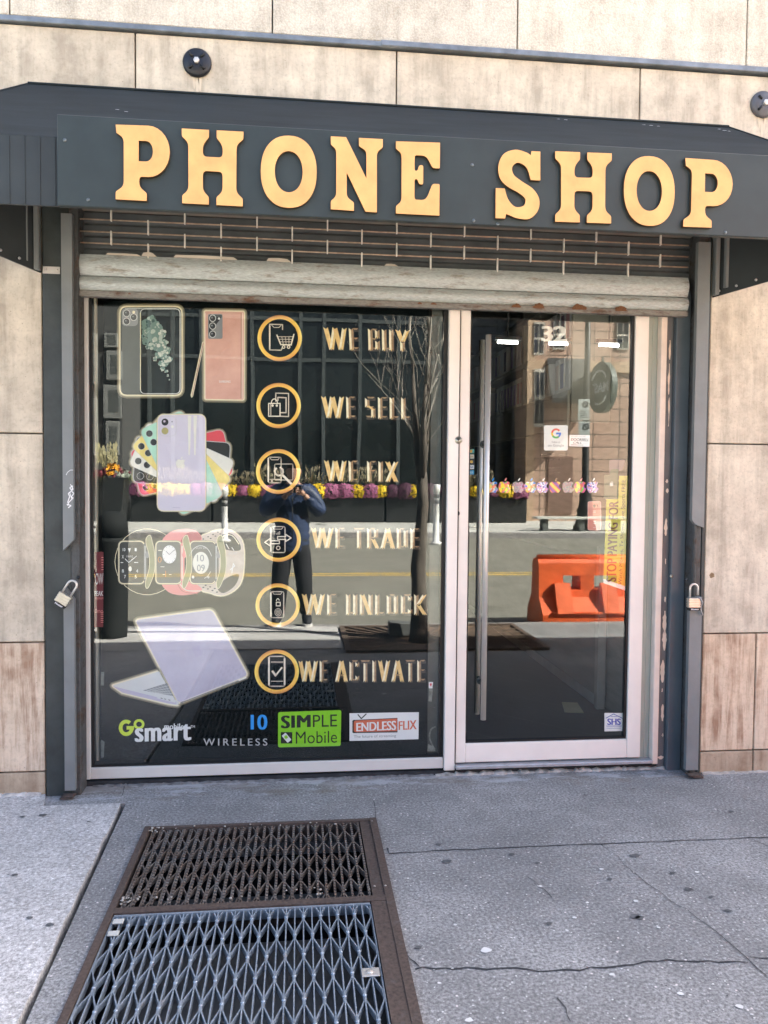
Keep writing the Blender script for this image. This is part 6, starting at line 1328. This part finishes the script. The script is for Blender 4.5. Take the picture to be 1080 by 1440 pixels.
def person():
    cx, y = -.075, -4.12
    root = thing('person', (cx, y, 0), 'person in a navy quilted jacket and dark trousers photographing the shop with a phone', 'person')
    skin = mat('skin', (.50, .30, .21), .55, var=.06); navy = mat('navy_jacket', (.028, .046, .10), .5, var=.25, vs=7); dark = mat('dark_trousers', (.014, .015, .018), .8, var=.2)
    hip = (cx, y, .92)
    def leg(s, k=1.0): return [(hip, .135 * k), ((cx + s * .09, y, .86), .10 * k), ((cx + s * .12, y + .03, .50), .068 * k), ((cx + s * .15, y - .0, .11), .048 * k)]
    el = lambda s: (cx + s * .30, y + .07, 1.16); wr = lambda s: (cx + s * .085 + .035, -3.93, 1.375); sh = lambda s: (cx + s * .185, y, 1.41)
    def arm(s, k=1.0): return [((cx, y, 1.40), .12 * k), (sh(s), .072 * k), (el(s), .052 * k), (wr(s), .036 * k)]
    spine = lambda k: [(hip, .135 * k), ((cx, y, 1.12), .135 * k), ((cx, y, 1.30), .15 * k), ((cx, y, 1.40), .12 * k)]
    neck = [((cx, y, 1.40), .12), ((cx + .005, y + .015, 1.50), .055), ((cx + .01, y + .03, 1.565), (.072, .078)), ((cx + .01, y + .025, 1.64), (.078, .09)), ((cx + .01, y + .01, 1.70), .055)]
    m = MB(); m.mesh(skin_mesh([spine(.8), neck, leg(-1, .8), leg(1, .8), arm(-1, .8), arm(1, .8)], 2))
    # face
    hx, hy = cx + .01, y + .03
    m.ball((hx, hy + .088, 1.60), .013, 2, 0, (.9, 1.1, 1.3)); m.ball((hx, hy + .074, 1.56), .022, 1, 0, (1.1, .4, .3))
    for s in (-1, 1): m.ball((hx + s * .074, hy - .01, 1.61), .018, 2, 0, (.5, .9, 1.4))
    # hands: palm and five bent fingers each, closed on the phone
    pz = 1.43
    for s in (-1, 1):
        w_ = V(wr(s)); palm = V((hx + s * .062 + .01, -3.845, 1.41)); chs = [[(tuple(w_), .026), (tuple(w_.lerp(palm, .6)), .032), (tuple(palm), .03)]]
        m.mesh(skin_mesh(chs, 2))
        for k in range(4):
            z = 1.435 - k * .021; b = palm + V((-s * .004, .0, .03 - k * .02)); L = (.95, 1.08, 1.0, .8)[k]
            f = [(tuple(b), .0098), (tuple(b + V((s * .006, .034 * L, .004))), .0092), (tuple(b + V((-s * .022 * L, .058 * L, .004))), .0085), (tuple(b + V((-s * .05 * L, .060 * L, .002))), .0072)]
            m.mesh(skin_mesh([f], 1))
        m.mesh(skin_mesh([[(tuple(palm + V((0, -.012, -.012))), .013), (tuple(palm + V((-s * .012, .0, .022))), .0115), (tuple(palm + V((-s * .036, .012, .045))), .009)]], 1))
    m.build('body', skin, root, fix=False)
    m = MB()
    for s in (-1, 1): m.ball((hx + s * .031, hy + .079, 1.625), .0065, 1)
    m.build('eyes', BLK, root)
    m = MB(); m.ball((hx, hy - .018, 1.675), .092, 3, 0, (.93, 1.08, .72))
    for v in m.bm.verts:
        n = math.sin(v.co.x * 190) * math.sin(v.co.z * 170 + v.co.y * 90); v.co.z += .004 * n
    m.build('hair', mat('dark_hair', (.025, .018, .013), .6, var=.3), root)
    # clothes
    jk = MB()
    jk.mesh(skin_mesh([[((cx, y, .74), (.20, .165)), ((cx, y, .86), (.20, .16)), ((cx, y, 1.0), (.20, .15)), ((cx, y, 1.15), (.195, .15)), ((cx, y, 1.32), (.20, .15)), ((cx, y, 1.42), (.12, .11)), ((cx, y + .01, 1.475), .082)], [((cx, y, 1.42), (.12, .11)), (sh(-1), .105), (el(-1), .085), (tuple(V(el(-1)).lerp(V(wr(-1)), .88)), .05)], [((cx, y, 1.42), (.12, .11)), (sh(1), .105), (el(1), .085), (tuple(V(el(1)).lerp(V(wr(1)), .88)), .05)]], 2))
    for v in jk.bm.verts:                                     # quilting: rows of stitched pads
        d = V((v.co.x - cx, v.co.y - y, 0))
        if abs(d.x) < .24: v.co += d.normalized() * .011 * math.sin(v.co.z * 82)
    jk.build('jacket', navy, root, fix=False)
    m = MB(); m.tube([(cx + .0, y + .152, .90), (cx, y + .155, 1.15), (cx, y + .15, 1.36)], .006, 6); m.build('zip', BLK, root)
    tr = MB(); tr.mesh(skin_mesh([[((cx, y, 1.04), (.145, .13)), ((cx, y, .86), (.15, .135))]] + [[((cx, y, .86), (.15, .135)), ((cx + s * .09, y, .78), .122), ((cx + s * .125, y + .03, .50), .098), ((cx + s * .15, y, .09), .080)] for s in (-1, 1)], 2)); tr.build('trousers', dark, root, fix=False)
    for s in (-1, 1):
        X = cx + s * .155
        m = MB(); m.mesh(skin_mesh([[((X, y - .065, .07), .056), ((X, y + .03, .085), .06), ((X + s * .01, y + .12, .055), .05), ((X + s * .012, y + .19, .045), .036)]], 2)); o = m.build('shoe', mat('dark_shoe', (.016, .018, .022), .6), root, fix=False)
        m = MB(); pts = [(X - .045, y - .09), (X + .045, y - .09), (X + .05 + s * .005, y + .06), (X + .045 + s * .012, y + .17), (X + .02 + s * .012, y + .215), (X - .02 + s * .012, y + .215), (X - .042 + s * .012, y + .17), (X - .047, y + .06)]; m.prism(pts, 'z', .006, .032); m.build('sole', mat('white_sole', (.70, .69, .66), .6), o)
    P = thing('phone', (hx + .01, -3.80, 1.395), 'dark phone held up in both hands by the photographer', 'phone')
    m = MB(); m.box(hx - .055, hx + .075, -3.806, -3.798, 1.395, 1.465, bev=.003, seg=2); m.build('phone_body', mat('phone_black', (.012, .013, .015), .25), P)
    m = MB(); m.box(hx + .036, hx + .072, -3.7978, -3.7955, 1.428, 1.462, bev=.001)
    m.build('camera_bump', mat('phone_bump', (.03, .03, .033), .2), P)
    m = MB()
    for dx, dz in ((.046, .453), (.046, .437), (.062, .445)): m.lathe([(.0065, -3.7954), (.0065, -3.794), (0, -3.794)], (hx + dx, 0, 1 + dz), 'y', 14)
    m.build('lens', CHROME, P)
person()
